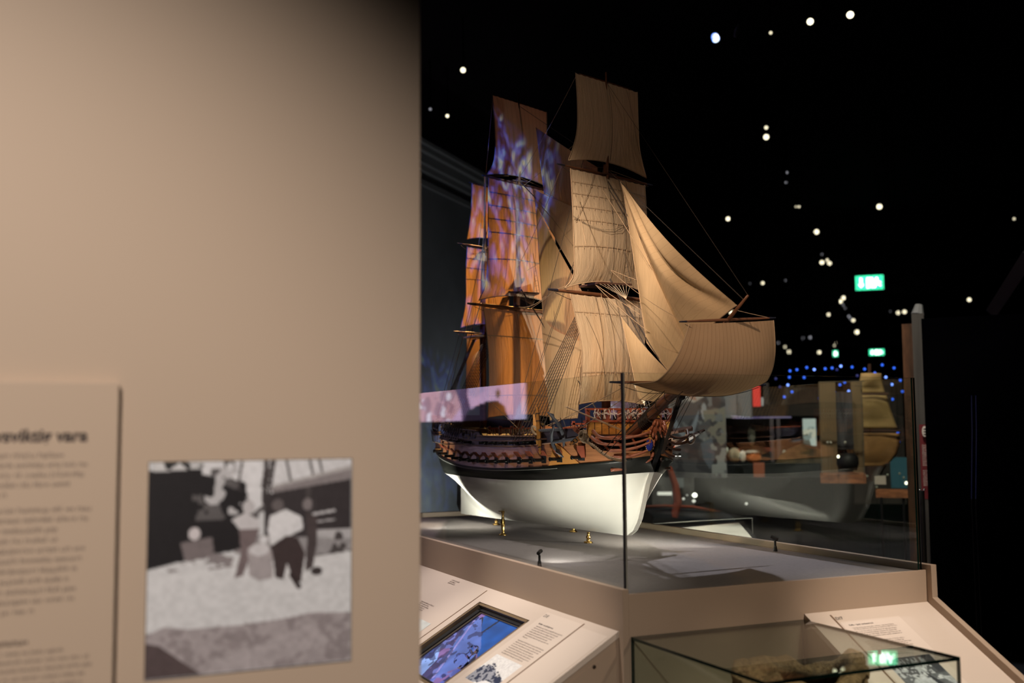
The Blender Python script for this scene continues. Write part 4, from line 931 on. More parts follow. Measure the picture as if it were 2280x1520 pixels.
for sgn in (-1, 1):
    shroud(1.46, 1.72, 8, UF, 2.33, sgn); shroud(2.54, 2.90, 9, UM, 2.415, sgn); shroud(3.08, 3.23, 5, UZ, 2.195, sgn)
    for u, um, z0, z1, w_ in ((UF, UF, 2.345, 2.95, .115), (UM, UM, 2.43, 3.14, .12), (UZ, UZ, 2.21, 2.79, .10)):
        mb = MB()
        for i in range(4): mb.tube([(XC+sgn*w_, u+.04-.04*i, z0), (XC+sgn*.015, u-.03, z1)], .0015, 4)
        for k in np.linspace(.03, .9, 22): mb.tube([np.array([XC+sgn*w_, u+.04, z0])*(1-k) + np.array([XC+sgn*.015, u-.03, z1])*k, np.array([XC+sgn*w_, u-.08, z0])*(1-k) + np.array([XC+sgn*.015, u-.03, z1])*k], .0008, 3, False)
        mb.build('topmast_shrouds', M['tarred'], ship)
# crowsfeet fans below the tops
for u, z in ((UF, 2.335), (UM, 2.42)):
    mb = MB(); e = np.array([XC, u-.22, z-.085])
    for k in range(9): mb.tube([(XC-.09+.18*k/8, u-.11, z), e], .0009, 3)
    mb.build('crowsfoot', mat('pale_line', (.45, .38, .28), .9) if u == UF else M['rope'], ship)
# stays
fore_top = (XC, UF-.03, 2.40); ftm = (XC, UF-.03, 2.93); main_top = (XC, UM, 2.50); mtm = (XC, UM-.03, 3.14)
rope([fore_top, (XC, .745, 1.79)], .0042, M['tarred'], name='fore_stay'); rope([fore_top, (XC, .80, 1.765)], .003, M['tarred'], name='preventer_stay')
rope([(XC, UF-.04, 2.90), (XC, .50, 1.94)], .0036, M['tarred'], name='fore_topmast_stay'); rope([(XC, UF-.04, 2.87), (XC, .53, 1.925)], .0022, M['tarred'], name='topmast_preventer_stay')
rope([(XC, UF-.05, 2.95), (XC, .22, 2.135)], .0018, M['tarred'], name='jib_stay'); rope([(XC, UF-.05, 3.42), (XC, .19, 2.150)], .0009, M['tarred'], name='topgallant_stay')
rope([main_top, (XC, UF+.03, 1.64)], .0042, M['tarred'], name='main_stay'); rope([mtm, (XC, UF, 2.42)], .003, M['tarred'], name='main_topmast_stay'); rope([(XC, UM-.05, 3.60), (XC, UF-.03, 2.98)], .0014, M['tarred'], name='main_topgallant_stay')
rope([(XC, UZ, 2.28), (XC, UM, 1.75)], .003, M['tarred'], name='mizzen_stay'); rope([(XC, UZ-.03, 2.80), (XC, UM, 2.50)], .002, M['tarred'], name='mizzen_topmast_stay')
# bobstay pair and gammoning
for dx in (-.012, 0, .012): rope([(XC+dx, .70, 1.762), (XC+dx*.3, .872, 1.480)], .0042, M['tarred'], name='bobstay')
gm_ = MB()
for k in range(7):
    u = 1.03 - .012*k; z = 1.628 + .0062*k; gm_.tube([(XC+.034*math.cos(t), u, z-.002+.034*math.sin(t)) for t in np.linspace(0, 2*math.pi, 12)], .004, 5, False)
for u in (.80, .88): gm_.tube([(XC+.03*math.cos(t), u, 1.752-(u-.8)*.53+.03*math.sin(t)) for t in np.linspace(0, 2*math.pi, 12)], .0022, 5, False)
gm_.build('gammoning', M['tarred'], ship)
bk_ = MB(); bk_.lathe((XC, .700, 1.745), [(.0001,-.02),(.014,-.014),(.018,0),(.014,.014),(.0001,.02)], 10, (0, .55, 1)); bk_.lathe((XC, .75, 1.69), [(.0001,-.014),(.010,-.01),(.013,0),(.010,.01),(.0001,.014)], 10, (0, .55, 1)); bk_.build('bobstay_block', M['black'], ship)
# backstays, lifts, braces, sheets, bowlines
for sgn in (-1, 1):
    for u, zt, ub in ((UF, 2.93, 1.76), (UF, 3.40, 1.80), (UM, 3.14, 2.93), (UM, 3.60, 2.97), (UF, 2.93, 1.73), (UM, 3.14, 2.90), (UZ, 2.80, 3.26)):
        z = sm(ub, ZR) + .03; rope([(XC+sgn*.01, u-.03, zt), (XC+sgn*(side(ub, z)+.02), ub, z)], .0014, M['tarred'], name='backstay')
ycap = {0: (UF, 2.42), 1: (UF, 2.97), 3: (UM, 2.52), 4: (UM, 3.17), 6: (UZ, 2.29), 7: (UZ, 2.81)}
for i, ((c0, dv), hl) in enumerate(yards):
    for sgn in (-1, 1):
        tip = c0 + dv*hl*sgn*.9
        if i in ycap: rope([tip, (XC, ycap[i][0], ycap[i][1])], .0011, M['rope'], name='lift')
        if i in (0, 1, 2): rope([tip, (XC+sgn*.03, UM-.05, (2.30, 2.56, 3.10)[i])], .0012, M['rope'], sag=.02, name='brace')
        if i in (3, 4, 5): rope([tip, (XC+sgn*(.25 if i == 3 else .04), 3.2 if i == 3 else UZ-.03, (1.70, 2.30, 2.80)[i-3])], .0012, M['rope'], sag=.02, name='brace')
        if i == 9: rope([tip, (XC+sgn*.05, UF-.05, 2.30)], .0014, M['rope'], sag=.015, name='brace')
        if i == 10: rope([tip, (XC, UF-.06, 2.42)], .0011, M['rope'], sag=.02, name='brace')
# buntlines and leech lines hanging over the sail faces
def face(f, a0, t0, a1, t1, d=.006):
    pts = []
    for k in np.linspace(0, 1, 12):
        pts.append(f(a0+(a1-a0)*k, t0+(t1-t0)*k) + np.array([-d*.3, -d, 0]))
    return pts
f_ts = sail(UF, YF, 2.912, [(0,.285),(.3,.284),(.55,.281),(.85,.274),(.93,.290),(1,.335)], 2.300, .055, .055, S)
f_co = sail(UF, YF, 2.274, [(0,.298),(.18,.275),(.45,.238),(.7,.232),(1,.250)], 1.722, .02, .06, S)
m_ts = sail(UM, YM, 3.102, [(0,.286),(.3,.299),(.6,.306),(.88,.324),(1,.373)], 2.356, .055, .05, SM)
f_tg = sail(UF, YF, 3.418, [(0,.238),(.35,.234),(.65,.240),(.85,.268),(1,.300)], 2.952, .035, .03, S)
for f, l in ((f_ts, ((.45,0,.45,.92),(.62,0,.60,.98),(.72,0,.74,.98),(.30,.0,.02,.45))), (f_co, ((.30,0,.22,.9),(.42,0,.42,.95),(.55,0,.56,.97),(.66,0,.66,.97),(.78,0,.80,.97),(.86,0,.88,.97),(.12,.2,.35,.95))), (m_ts, ((.35,0,.34,.95),(.62,0,.63,.95))), (f_tg, ((.5,0,.5,.98),(.80,.0,.98,.75)))):
    for a in l: rope(face(f, *a), .0008, M['tarred'], name='buntline')
def sagface(f, pts_, sagv): 
    return [f(a, t) + np.array([-.004, -.008, 0]) for a, t in pts_]
rope(sagface(f_ts, [(0,.40),(.15,.47),(.3,.50),(.45,.49),(.6,.42)], 0), .0007, M['tarred'], name='slack_line'); rope(sagface(f_ts, [(0,.41),(.2,.49),(.4,.52),(.55,.49),(.68,.40)], 0), .0007, M['tarred'], name='slack_line')
# light ropes crossing in front of the fore mast toward the bow
for a, b, xa_, xb_, s_ in (((1325, 395), (1445, 590), -.05, -.05, .0), ((1322, 630), (1440, 735), -.10, -.02, .01), ((1318, 628), (1425, 700), -.10, -.03, .0), ((1440, 735), (1525, 795), -.02, 0, .0), ((1188, 432), (1275, 545), -.02, -.02, 0),
                           ((1215, 660), (1155, 683), -.32, -.2, .02), ((1305, 545), (1280, 430), -.3, -.26, 0)):
    rope([un(*a, 0, XC+xa_), un(*b, 0, XC+xb_)], .0015, M['rope'], sag=s_, name='hauling_rope')
for a, b in (((1258, 905), (1393, 962)), ((1262, 905), (1390, 958)), ((1224, 948), (1388, 862)), ((1290, 955), (1392, 884)), ((1215, 948), (1290, 918)), ((1338, 1008), (1432, 905)), ((1346, 1012), (1440, 915)),
             ((1078, 950), (1135, 988)), ((1078, 880), (1153, 953)), ((1022, 985), (1078, 1000)), ((1393, 960), (1455, 905)), ((1398, 968), (1520, 872)), ((1400, 955), (1480, 870))):
    rope([un(*a, 0, XC-.30), un(*b, 0, XC-.22)], .0019, M['rope'] if a[0] < 1330 else M['tarred'], name='tack_rope')
for k in range(9): rope([(XC-.10+.02*k, 1.16, 1.64), (XC-.14+.035*k, .655, 1.795)], .0011, M['rope'] if k % 2 else M['tarred'], name='sprit_rigging')
for dx, e in ((-.10, 1.10), (.10, 1.10), (.05, 1.0)): rope([(XC+dx*.4, .55, 1.86), (XC+dx*1.6, e, 1.60)], .0013, M['tarred'], name='bowsprit_shroud')
for e in ((1.02, 1.50), (1.0, 1.46)): rope([(XC+.02, .36, 2.03), (XC+.08, *e)], .0013, M['tarred'], name='boom_guy')
# clutter of pins, lanyards and panels along the quarterdeck side
rs = random.Random(21); pc = MB(); bl2 = MB(); rq = MB()
for k in range(46):
    u = rs.uniform(2.34, 3.30); z0 = sm(u, ZR) + .01; z1 = lerp(u, ZTOP) + .012; b = side(u, z1) + .006
    pc.tube([(XC-b, u, z1), (XC-b-.004, u+rs.uniform(-.01, .01), z1-rs.uniform(.015, .05))], .0022, 5)
for k in range(40):
    u = rs.uniform(2.30, 3.32); z = lerp(u, ZTOP) + rs.uniform(-.035, .02); b = side(u, z) + .008; w_ = rs.uniform(.010, .03)
    rq.tube([(XC-b, u-w_, z), (XC-b-.004, u, z-rs.uniform(.006, .02)), (XC-b, u+w_, z+rs.uniform(-.004, .006))], .0018, 4)
for i in range(9):
    u = 2.36 + i*.105; z = sm(u, ZR) + .050; b = side(u, z); bl2.box((XC-b-.0015, u-.030, z-.012), (XC-b+.003, u+.030, z+.012))
pc.build('belaying_pins', M['darkwood'], ship); rq.build('looped_lines', M['rope'], ship); bl2.build('blue_panels', mat('bright_blue_panel', (.06, .10, .28), .5), ship)
rope([(XC-side(3.28, 1.6)-.03, 3.28, 1.60), (XC-side(3.0, 1.55)-.06, 3.0, 1.525), (XC-side(2.7, 1.5)-.05, 2.7, 1.512), (XC-side(2.4, 1.5)-.03, 2.4, 1.515)], .003, name='draped_cable')
# stern lantern posts and rail stanchions over the waist
sp_ = MB()
for u in np.linspace(1.56, 2.26, 9):
    for sgn in (-1, 1): sp_.tube([(XC+sgn*(side(u, 1.56)-.004), u, 1.56), (XC+sgn*(side(u, 1.56)-.004), u, 1.60)], .0018, 5)
for u in np.linspace(1.2, 1.48, 5):
    for sgn in (-1, 1): sp_.tube([(XC+sgn*(side(u, 1.58)-.01), u, 1.60), (XC+sgn*(side(u, 1.58)-.01), u, 1.655)], .0018, 5)
sp_.build('stanchions', M['black'], ship)
lt_ = MB(); lt_.lathe((XC-.05, 3.48, 1.70), [(.0001,0),(.02,.005),(.03,.03),(.03,.06),(.015,.08),(.0001,.09)], 8); lt_.build('stern_lantern', M['gold'], ship)
# ---- brass pillars under the hull
pil = [(.73, 1.629, 1.054), (.73, 2.848, 1.036), (.499, 2.227, 1.133), (.941, 2.199, 1.133)]
labs = ['short brass pillar under the keel toward the bow', 'short brass pillar under the keel toward the stern', 'taller brass pillar propping the near side of the hull', 'taller brass pillar propping the far side of the hull']
for (x, y, zt), lb in zip(pil, labs):
    t = thing('brass_pillar', (x, y, .994), lb, 'stand', 'brass pillars under the hull'); hgt = zt-.994
    MB().lathe((x, y, .994), [(.0001,0),(.024,0),(.023,.005),(.015,.009),(.010,.013),(.0115,.017),(.008,.022),(.012,hgt*.40),(.0135,hgt*.52),(.008,hgt*.72),(.0065,hgt*.86),(.010,hgt*.93),(.010,hgt-.003),(.0001,hgt-.003)], 16).build('shaft', M['brass'], t, smooth=True)
    ft_ = MB()
    for k in range(3): a = 2*math.pi*k/3+.3; ft_.lathe((x+.019*math.cos(a), y+.019*math.sin(a), .994), [(.0001,0),(.006,0),(.0065,.005),(.004,.009),(.0001,.010)], 8)
    ft_.build('foot', M['brass'], t, smooth=True)
    if zt > 1.1: MB().box((x-.022, y-.014, zt-.004), (x+.022, y+.014, zt)).build('pad', M['brass'], t)
# ---- little black spotlights standing on the deck
def mini(x, y, tgt, lb, watts, ang):
    t = thing('case_spotlight', (x, y, .994), lb, 'spotlight', 'small spotlights on the case deck')
    MB().lathe((x, y, .994), [(.0001,0),(.0105,0),(.0105,.002),(.008,.022),(.0065,.026),(.0055,.027),(.0055,.050),(.0001,.052)], 14).build('stem', M['blackm'], t)
    hd_ = np.array([x, y, .994+.062]); d = np.array(tgt) - hd_; d /= np.linalg.norm(d)
    MB().lathe(hd_ - d*.016, [(.0001,0),(.0075,.001),(.0085,.004),(.0085,.036),(.0078,.036),(.007,.034),(.0001,.0335)], 14, d).build('head', M['blackm'], t)
    MB().tube([(x, y, .994+.048), hd_ - d*.004 + np.array([0, 0, -.004])], .003, 6).build('joint', M['blackm'], t)
    MB().lathe(hd_ + d*.0185, [(.0001,0),(.0068,0),(.0068,.0008),(.0001,.0008)], 14, d).build('lens', lamp_mat('mini_lens', (1, .88, .66), 6), t)
    spot('case_spot_light', tuple(hd_ + d*.024), tgt, watts, (1, .95, .84), ang, .9, .006)
mini(.073, .875, (.50, 1.25, 1.20), 'small black adjustable spotlight on the near side of the ship deck', 23, 98)
mini(1.354, .862, (1.0, 1.5, 1.36), 'small black spotlight on the far right side of the ship deck', 230, 74)
mini(.073, 2.75, (.46, 2.85, 1.22), 'small black spotlight near the stern, hidden by the partition edge', 52, 96)
mini(1.354, 2.75, (1.02, 2.75, 1.30), 'small black spotlight on the far side near the stern', 6, 80)
# ------------------------------------------------------------------ the hall behind
def face_cam(p):   # horizontal unit vectors right / toward camera at p
    v = np.array([CAM[0]-p[0], CAM[1]-p[1], 0]); v /= np.linalg.norm(v); r = np.array([-v[1], v[0], 0]); return r, v
def pxbox(mb, x0, y0, x1, y1, dist, depth):
    a = far((x0+x1)/2, (y0+y1)/2, dist); r, v = face_cam(a); s = dist/FPX
    o = a.copy(); o = o - np.array([0, 0, (y1-y0)*s/2]) - v*depth/2
    return mb.obox(o, r, v, (0, 0, 1), (x1-x0)*s, depth, (y1-y0)*s)
# unseen spots added to brighten the far displays
p_ = far(1640, 960, 8.4); spot('spot_stall', (p_[0], p_[1], 5.0), tuple(far(1650, 985, 12)), 400, (1, .92, .80), 62, .8, .08)
p_ = far(1925, 960, 6.4); spot('spot_small_ship', (p_[0], p_[1], 5.0), tuple(far(1925, 985, 9.9)), 430, (1, .90, .72), 58, .8, .08)
p_ = un(1590, 1185, 2, .87); spot('spot_show_table', (p_[0]-.2, p_[1]-.6, 4.9), tuple(p_), 800, (1, .94, .84), 22, .8, .05)
p_ = far(1500, 1100, 10.0); spot('spot_lit_display', (p_[0], p_[1], 4.9), tuple(far(1500, 1095, 11.8)), 220, (1, .95, .88), 40, .8, .05)
# grey side wall with a cornice, left of the ship
wa = np.array([1.72, 7.27, 0]); wd = np.array([.72, .694, 0]); wn = np.array([.694, -.72, 0])
def gw(s, h, n=0): return wa + wd*s + np.array([0, 0, h]) + wn*n
a0 = un(940, 330, 0, 0)
def on_wall(px_, py_): d = ray(px_, py_); return CAM + d*(((wa-CAM)@wn)/(d@wn))
zc = float(on_wall(940, 330)[2]); s1 = float((on_wall(1180, 700)-wa)@wd)
s0 = -1.1
mb = MB(); mb.add([gw(s0, 0), gw(s1, 0), gw(s1, zc-.12), gw(s0, zc-.12), gw(s0, 0, -.4), gw(s1, 0, -.4), gw(s1, zc-.12, -.4), gw(s0, zc-.12, -.4)], [(0,1,2,3),(4,7,6,5),(1,5,6,2),(3,2,6,7),(0,3,7,4),(0,4,5,1)])
o = mb.build('wall_side', M['grey']); struct(o)
mb = MB()
for h0, h1, dp in ((-.42, -.36, .03), (-.26, -.20, .04), (-.20, -.10, .09), (-.10, -.04, .15), (-.04, 0, .19)):
    mb.add([gw(s0, zc+h0), gw(s1, zc+h0), gw(s1, zc+h1), gw(s0, zc+h1), gw(s0, zc+h0, dp), gw(s1+.1, zc+h0, dp), gw(s1+.1, zc+h1, dp), gw(s0, zc+h1, dp)], [(4,5,6,7),(0,1,5,4),(3,7,6,2),(1,2,6,5),(0,4,7,3)])
struct(mb.build('trim_1', M['cornice']))
spot('wall_side_upper', (2.0, 5.6, .4), tuple(on_wall(985, 500)), 60, (.9, .95, 1), 70, 1.0, .1)  # unseen spot added to brighten the upper grey wall
spot('wall_side_wash', (2.3, 6.1, .5), tuple(on_wall(985, 1090)), 75, (.88, .95, 1), 95, 1.0, .1)  # unseen low spot added to brighten the foot of the wall
# video wall that the near glass pane mirrors
xs_ = -2.6
_d = ray(1170, 900); Y0_ = CAM[1] + (-CAM[0]-xs_)*_d[1]/_d[0]; _d = ray(925, 900); Y1_ = CAM[1] + (-CAM[0]-xs_)*_d[1]/_d[0]; _d = ray(1050, 936); Z0_ = CAM[2] + _d[2]*(-CAM[0]-xs_)/_d[0]
vw = thing('video_wall', (xs_, (Y0_+Y1_)/2, 0), 'large pink video screen on the left, mirrored in the near glass pane', 'screen')
MB().box((xs_-.12, Y0_-.05, 1.635), (xs_-.01, Y1_+.05, 3.5)).build('frame', M['black'], vw)
cv = Canvas(170, 90, (.62, .40, .62))
# x: 0 = far (left in the mirror), 1 = near
def sx_(p): # mirrored pixel x -> canvas x (far end first)
    d = ray(p, 900); y = CAM[1] + (-CAM[0]-xs_)*d[1]/d[0]; return (Y1_-y)/(Y1_-Y0_)
def sy_(p, pz=1050):
    d = ray(pz, p); t = (-CAM[0]-xs_)/d[0]; z = CAM[2] + d[2]*t; return (3.46-z)/(3.46-Z0_)
def pp(l): return [(sx_(a), sy_(b, a)) for a, b in l]
cv.noise(3, 3, .12, 3)
cv.poly(pp([(925,840),(1012,866),(1028,905),(1005,935),(925,945)]), (.55,.30,.36)).blots(16, 14, .56, (.30,.16,.22), 5, pp([(925,840),(1012,866),(1028,905),(1005,935),(925,945)]), .8).blots(20, 18, .62, (.75,.66,.78), 9, pp([(925,840),(1012,866),(1020,905),(1000,935),(925,945)]))
cv.poly(pp([(1000,835),(1045,830),(1040,880),(1055,940),(1028,940),(1026,905),(1012,866)]), (.10,.06,.13)).poly(pp([(1040,835),(1072,835),(1078,868),(1060,885),(1045,880)]), (.45,.34,.55))
cv.poly(pp([(1052,940),(1054,915),(1066,900),(1085,893),(1108,893),(1122,903),(1131,930),(1134,942)]), (.008,.006,.008)).poly(pp([(1040,915),(1060,903),(1080,895),(1080,942),(1030,942)]), (.02,.015,.03))
cv.poly(pp([(1109,863),(1114,875),(1108,892),(1102,875)]), (.16,.10,.08)).poly(pp([(1152,905),(1172,880),(1172,940),(1140,940)]), (.62,.62,.95), .6)
cv.build('picture', (xs_, Y1_, 3.46), (0, -1, 0), (0, 0, -1), Y1_-Y0_, 3.46-Z0_, vw, M['screen2'])
# aisle desk on the left, seen only as a reflection low in the near pane
def mir(x, y, z): p = un(x, y, 2, z); return np.array([-p[0], p[1], p[2]])
ad = thing('reading_desk', tuple(mir(955, 1172, .62)*np.array([1, 1, 0])), 'beige desk with a white sheet mirrored low in the near glass pane by the partition', 'desk')
qd = [mir(900, 1148, .62), mir(994, 1156, .62), mir(966, 1198, .62), mir(900, 1186, .62)]
MB().prism(qd, (0, 0, -.03)).build('top', M['desk'], ad); MB().prism([p*.97 + np.mean(qd, 0)*.03 - np.array([0, 0, .031]) for p in qd], (0, 0, -.585)).build('body', M['taupe'], ad)
MB().prism([mir(915, 1170, .623), mir(958, 1170, .623), mir(953, 1184, .623), mir(915, 1182, .623)], (0, 0, -.002)).build('white_sheet', M['deskprint'], ad)
ac = np.mean(qd, 0); spot('spot_aisle_desk', (ac[0]-.3, ac[1]-.3, 4.6), tuple(ac), 1300, (1, .88, .74), 14, .7, .05)  # unseen spot added so the mirrored desk comes out bright
# far dark-blue wall, glowing by its own emission, behind the ship's waist
mb = MB(); pxbox(mb, 1225, 850, 1362, 990, 13, .08); o = mb.build('blue_glow_wall', mat('blue_glow', (.02, .02, .03), emit=(.085, .10, .30), estr=.09)); tag(o, 'dim blue glowing wall far behind the waist of the ship', 'screen')
# wooden post with a red notice
p0 = far(2053, 960, 8.6); r_, v_ = face_cam(p0)
pz_ = float(far(2053, 692, 8.6)[2])
t = thing('wooden_post', (p0[0], p0[1], 0), 'weathered grey and brown wooden post at the right of the case', 'post')
mb = MB(); mb.obox((p0[0], p0[1], 0), r_, v_, (0, 0, 1), .092, .16, pz_-.02); mb.build('post', mat('weathered_timber', (.062, .057, .053), .9, noise=.4, nscale=5, aniso=(4, 4, .3)), t)
mb = MB(); q = p0 - r_*.085; mb.obox((q[0], q[1], 0), r_, v_, (0, 0, 1), .078, .15, pz_-.10); mb.build('brown_plank', mat('brown_timber', (.075, .032, .014), .9, noise=.6, nscale=6, aniso=(3, 3, .6)), t)
MB().tube([(p0[0], p0[1], pz_-.02), (p0[0]+.02, p0[1], pz_+.06)], [.05, .03], 8).build('splintered_top', M['grey'], t)
nt_ = thing('red_notice', tuple(far(2059, 1020, 8.4)), 'narrow dark red notice with white oval emblem on the wooden post', 'sign')
mb = MB(); pxbox(mb, 2050, 945, 2067, 1110, 8.5, .012); nb = mb.build('board', mat('dark_red_board', (.15, .010, .016), .6), nt_)
q = far(2058.5, 960, 8.49); r2, v2 = face_cam(q); s = 8.49/FPX
em = MB(); em.prism([q + v2*.008 + r2*(5.5*s*math.cos(a)) + np.array([0, 0, 12*s*math.sin(a)]) for a in np.linspace(0, 2*math.pi, 20, endpoint=False)], v2*.002); em.build('oval_emblem', mat('emblem_white', (.75, .70, .66), .6), nt_)
em = MB()
for k in range(3): em.prism([q + v2*.0105 + r2*(x*s) + np.array([0, 0, z*s]) for x, z in ((-2.5, 6-6*k), (2.5, 7-6*k), (2.2, 3-6*k), (-2, 4-6*k))], v2*.001)
em.build('emblem_mark', M['ink'], nt_)
tq = far(2053, 992, 8.49)
strokes(tq + v2*.0085, r2, (0, 0, 1), [(0, 12*s)]*12 + [(0, 0)]*2 + [(0, 12*s)]*9, 4.0*s, 1.9*s, mat('notice_white', (.7, .66, .62), .7), nt_, 'small_print', 9)
# barrier pole beside the post
bq = far(2056, 1200, 8.0); t = thing('barrier_pole', (bq[0], bq[1], 0), 'slim black metal pole with bright studs beside the wooden post', 'pole')
MB().tube([(bq[0], bq[1], 0), (bq[0], bq[1], float(far(2056, 1092, 8.0)[2]))], .022, 12).build('shaft', M['blackm'], t)
for k in (-1, 1):
    e = far(2052.5+5*k, 1089, 7.97); MB().lathe(e, [(.0001,-.008),(.008,-.004),(.008,.004),(.0001,.008)], 10).build('stud', mat('chrome_stud', (.6, .6, .6), .15, 1.0) if k < 0 else bpy.data.materials['chrome_stud'], t)
# tall black partition at the right and its blue light lines
struct(pxbox(MB(), 2090, 690, 2700, 1700, 7.4, .3).build('wall_partition', M['darkwall']))
o = pxbox(MB(), 2145, 1290, 2200, 1300, 7.0, .1)
lb_ = thing('light_line', tuple(far(2168, 1200, 7.243)), 'pair of faint blue vertical light lines on the black partition', 'light')
for x, e in ((2163, .05), (2172.5, .06)):
    MB().tube([far(x, 880, 7.243), far(x+1.5, 960, 7.243), far(x, 1110, 7.243)], .0026, 6).build('tube', lamp_mat('blue_tube', (.03, .10, 1), .012) if x < 2170 else bpy.data.materials['blue_tube'], lb_)
    e_ = far(x, 1110, 7.243); MB().tube([e_, (e_[0], e_[1], 0)], .003, 5).build('cable', M['black'], lb_)
bm_ = MB(); bm_.tube([far(2215, 690, 9), far(2300, 560, 7.5)], .07, 4); tag(bm_.build('ceiling_duct', mat('grey_duct', (.03, .03, .035), .7)), 'dim grey slanted duct at the upper right edge', 'duct')
# exhibits far behind the case, all out of focus
def thg(name, px_, py_, dist, lb, cat): return thing(name, tuple(far(px_, py_, dist)), lb, cat)
def flat(name, x0, y0, x1, y1, dist, depth, m, lb, cat):
    o = tag(pxbox(MB(), x0, y0, x1, y1, dist, depth).build(name, m), lb, cat)
    for x in (x0 + (x1-x0)*.15, x1 - (x1-x0)*.15):
        p = far(x, y1-1, dist)
        if name == 'copper_bench': MB().tube([p, (p[0], p[1], 0)], .012, 6).build('leg', M['black'], o)
        elif name == 'white_bowl_box': MB().tube([p, (p[0], p[1], 0)], .006, 6).build('clear_stand', M['glass'], o)
        else: q_ = far(x, y0+1, dist); MB().tube([q_, (q_[0], q_[1], 5.6)], .003, 4).build('wire', M['soot'], o)
    return o
# photo mural
mu = thg('photo_mural', 1555, 1050, 10.5, 'large grey photo mural behind the bow of the ship', 'mural')
pxbox(MB(), 1488, 865, 1612, 1062, 10.6, .06).build('panel', M['black'], mu)
cv = Canvas(70, 110, (.060, .062, .070))
cv.blots(5, 7, .52, (.030,.032,.04), 3).blots(7, 9, .62, (.13,.14,.15), 8)
cv.poly([(.02,.20),(.2,.45),(.32,.52),(.45,.35),(.55,.22),(.5,.38),(.42,.55),(.3,.6),(.1,.45),(0,.3)], (.17,.20,.24)).poly([(.25,.0),(.6,0),(.62,.1),(.45,.16),(.2,.1)], (.34,.32,.30)).poly([(.3,.02),(.42,.0),(.5,.14),(.4,.12)], (.30,.17,.13))
cv.ell(.62,.26,.05,.09,(.26,.28,.30)).blots(9, 12, .52, (.16,.155,.13), 12, [(.6,.25),(1,.22),(1,.72),(.7,.75)]).poly([(.55,.62),(.75,.55),(.8,.78),(.7,.9),(.6,.8)], (.09,.11,.14)).blots(8, 9, .6, (.25,.27,.27), 17, [(.6,.55),(1,.5),(1,.95),(.62,.95)])
q = far(1488, 865, 10.55); r2, v2 = face_cam(far(1550, 960, 10.5)); s = 10.55/FPX
cv.build('picture', q + v2*.0, r2*-1 if False else r2, (0, 0, -1), 124*s, 197*s, mu, picture_mat('mural_print')); 
# panels, banner, posters
flat('wall_panel', 1606, 862, 1640, 930, 11.5, .05, mat('panel_grey', (.14, .14, .145), .8), 'grey display panel behind the spritsail, leftmost of two', 'panel')
flat('wall_panel', 1642, 860, 1674, 930, 11.6, .05, bpy.data.materials['panel_grey'], 'grey display panel just left of the red banner', 'panel')
flat('red_banner', 1676, 858, 1693, 905, 11.4, .03, mat('red_cloth', (.85, .05, .04), .7), 'narrow bright red banner right of the sprit topsail', 'banner')
flat('pale_board', 1694, 884, 1700, 903, 11.5, .03, mat('dim_white', (.42, .44, .48), .7), 'small pale panel beside the red banner', 'panel')
po = thg('lit_poster', 1801, 1000, 12.35, 'bright backlit poster far behind the glass', 'poster')
pxbox(MB(), 1784, 929, 1818, 996, 12.4, .05).build('frame', M['black'], po)
cv = Canvas(26, 50, (.62, .70, .62)); cv.poly([(0,.42),(.3,.36),(.6,.4),(1,.38),(1,.7),(0,.62)], (.75,.72,.55)).poly([(.0,.6),(.4,.55),(.5,.8),(.6,1),(0,1)], (.14,.13,.10)).blots(5, 9, .6, (.3,.36,.32), 4, [(0,.3),(1,.3),(1,.8),(0,.8)])
q = far(1787, 932, 12.35); r2, v2 = face_cam(q); s = 12.35/FPX; cv.build('picture', q + v2*.0, r2, (0, 0, -1), 28*s, 60*s, po, picture_mat('poster_print', .62))
flat('display_board', 1764, 944, 1782, 985, 12.35, .04, mat('dim_blue_panel', (.05, .06, .09), .7), 'dim bluish panel left of the bright poster', 'panel')
flat('teal_banner', 1984, 1018, 2021, 1086, 11, .03, mat('teal_panel', (.02, .10, .14), .7), 'dim teal panel at the right behind the glass', 'panel')
# dark timber exhibit building with posts, eaves and lit interior
eb = thg('exhibit_stall', 1690, 1050, 12, 'dark timber stall with lit goods behind the case', 'stall')
dkw = mat('dark_stall_timber', (.020, .014, .010), .9, noise=.4, nscale=4)
pxbox(MB(), 1602, 900, 1830, 926, 12.0, .9).build('eaves', dkw, eb); pxbox(MB(), 1602, 1028, 1830, 1062, 12.0, .7).build('counter', mat('counter_black', (.006, .008, .010), .8), eb)
pxbox(MB(), 1606, 926, 1830, 1028, 12.6, .1).build('back', mat('stall_back', (.03, .022, .016), .9, noise=.5, nscale=3), eb)
for x in (1605, 1715, 1730, 1826): pxbox(MB(), x, 926, x+8, 1028, 11.7, .05).build('post', mat('stall_post', (.06, .05, .055), .8) if x == 1605 else bpy.data.materials['stall_post'], eb)
pxbox(MB(), 1640, 927, 1760, 931, 11.55, .03).build('purple_light_strip', lamp_mat('purple_strip', (.10, .07, .22), .55), eb)
def blob(name, x, y, rx, ry, dist, m, lb, cat, group=None):
    s = dist/FPX; c0 = far(x, y, dist); mb = MB(); rs = random.Random(int(x*7+y)); rx *= s; ry *= s
    mb.grid(lambda a, t: c0 + np.array([rx*math.cos(2*math.pi*a)*math.sin(math.pi*max(t, .001)), rx*.8*math.sin(2*math.pi*a)*math.sin(math.pi*max(t, .001)), ry*math.cos(math.pi*t)])*(1+.12*math.sin(5*a*2*math.pi+3*t)), 18, 10)
    o = tag(mb.build(name, m, smooth=True), lb, cat, group)
    if name not in ('grain_sack', 'orange_bundle', 'white_plate', 'green_glass'): MB().tube([c0 - np.array([0, 0, ry*.9]), (c0[0], c0[1], 0)], .004, 5).build('clear_stand', M['glass'], o)
    return o
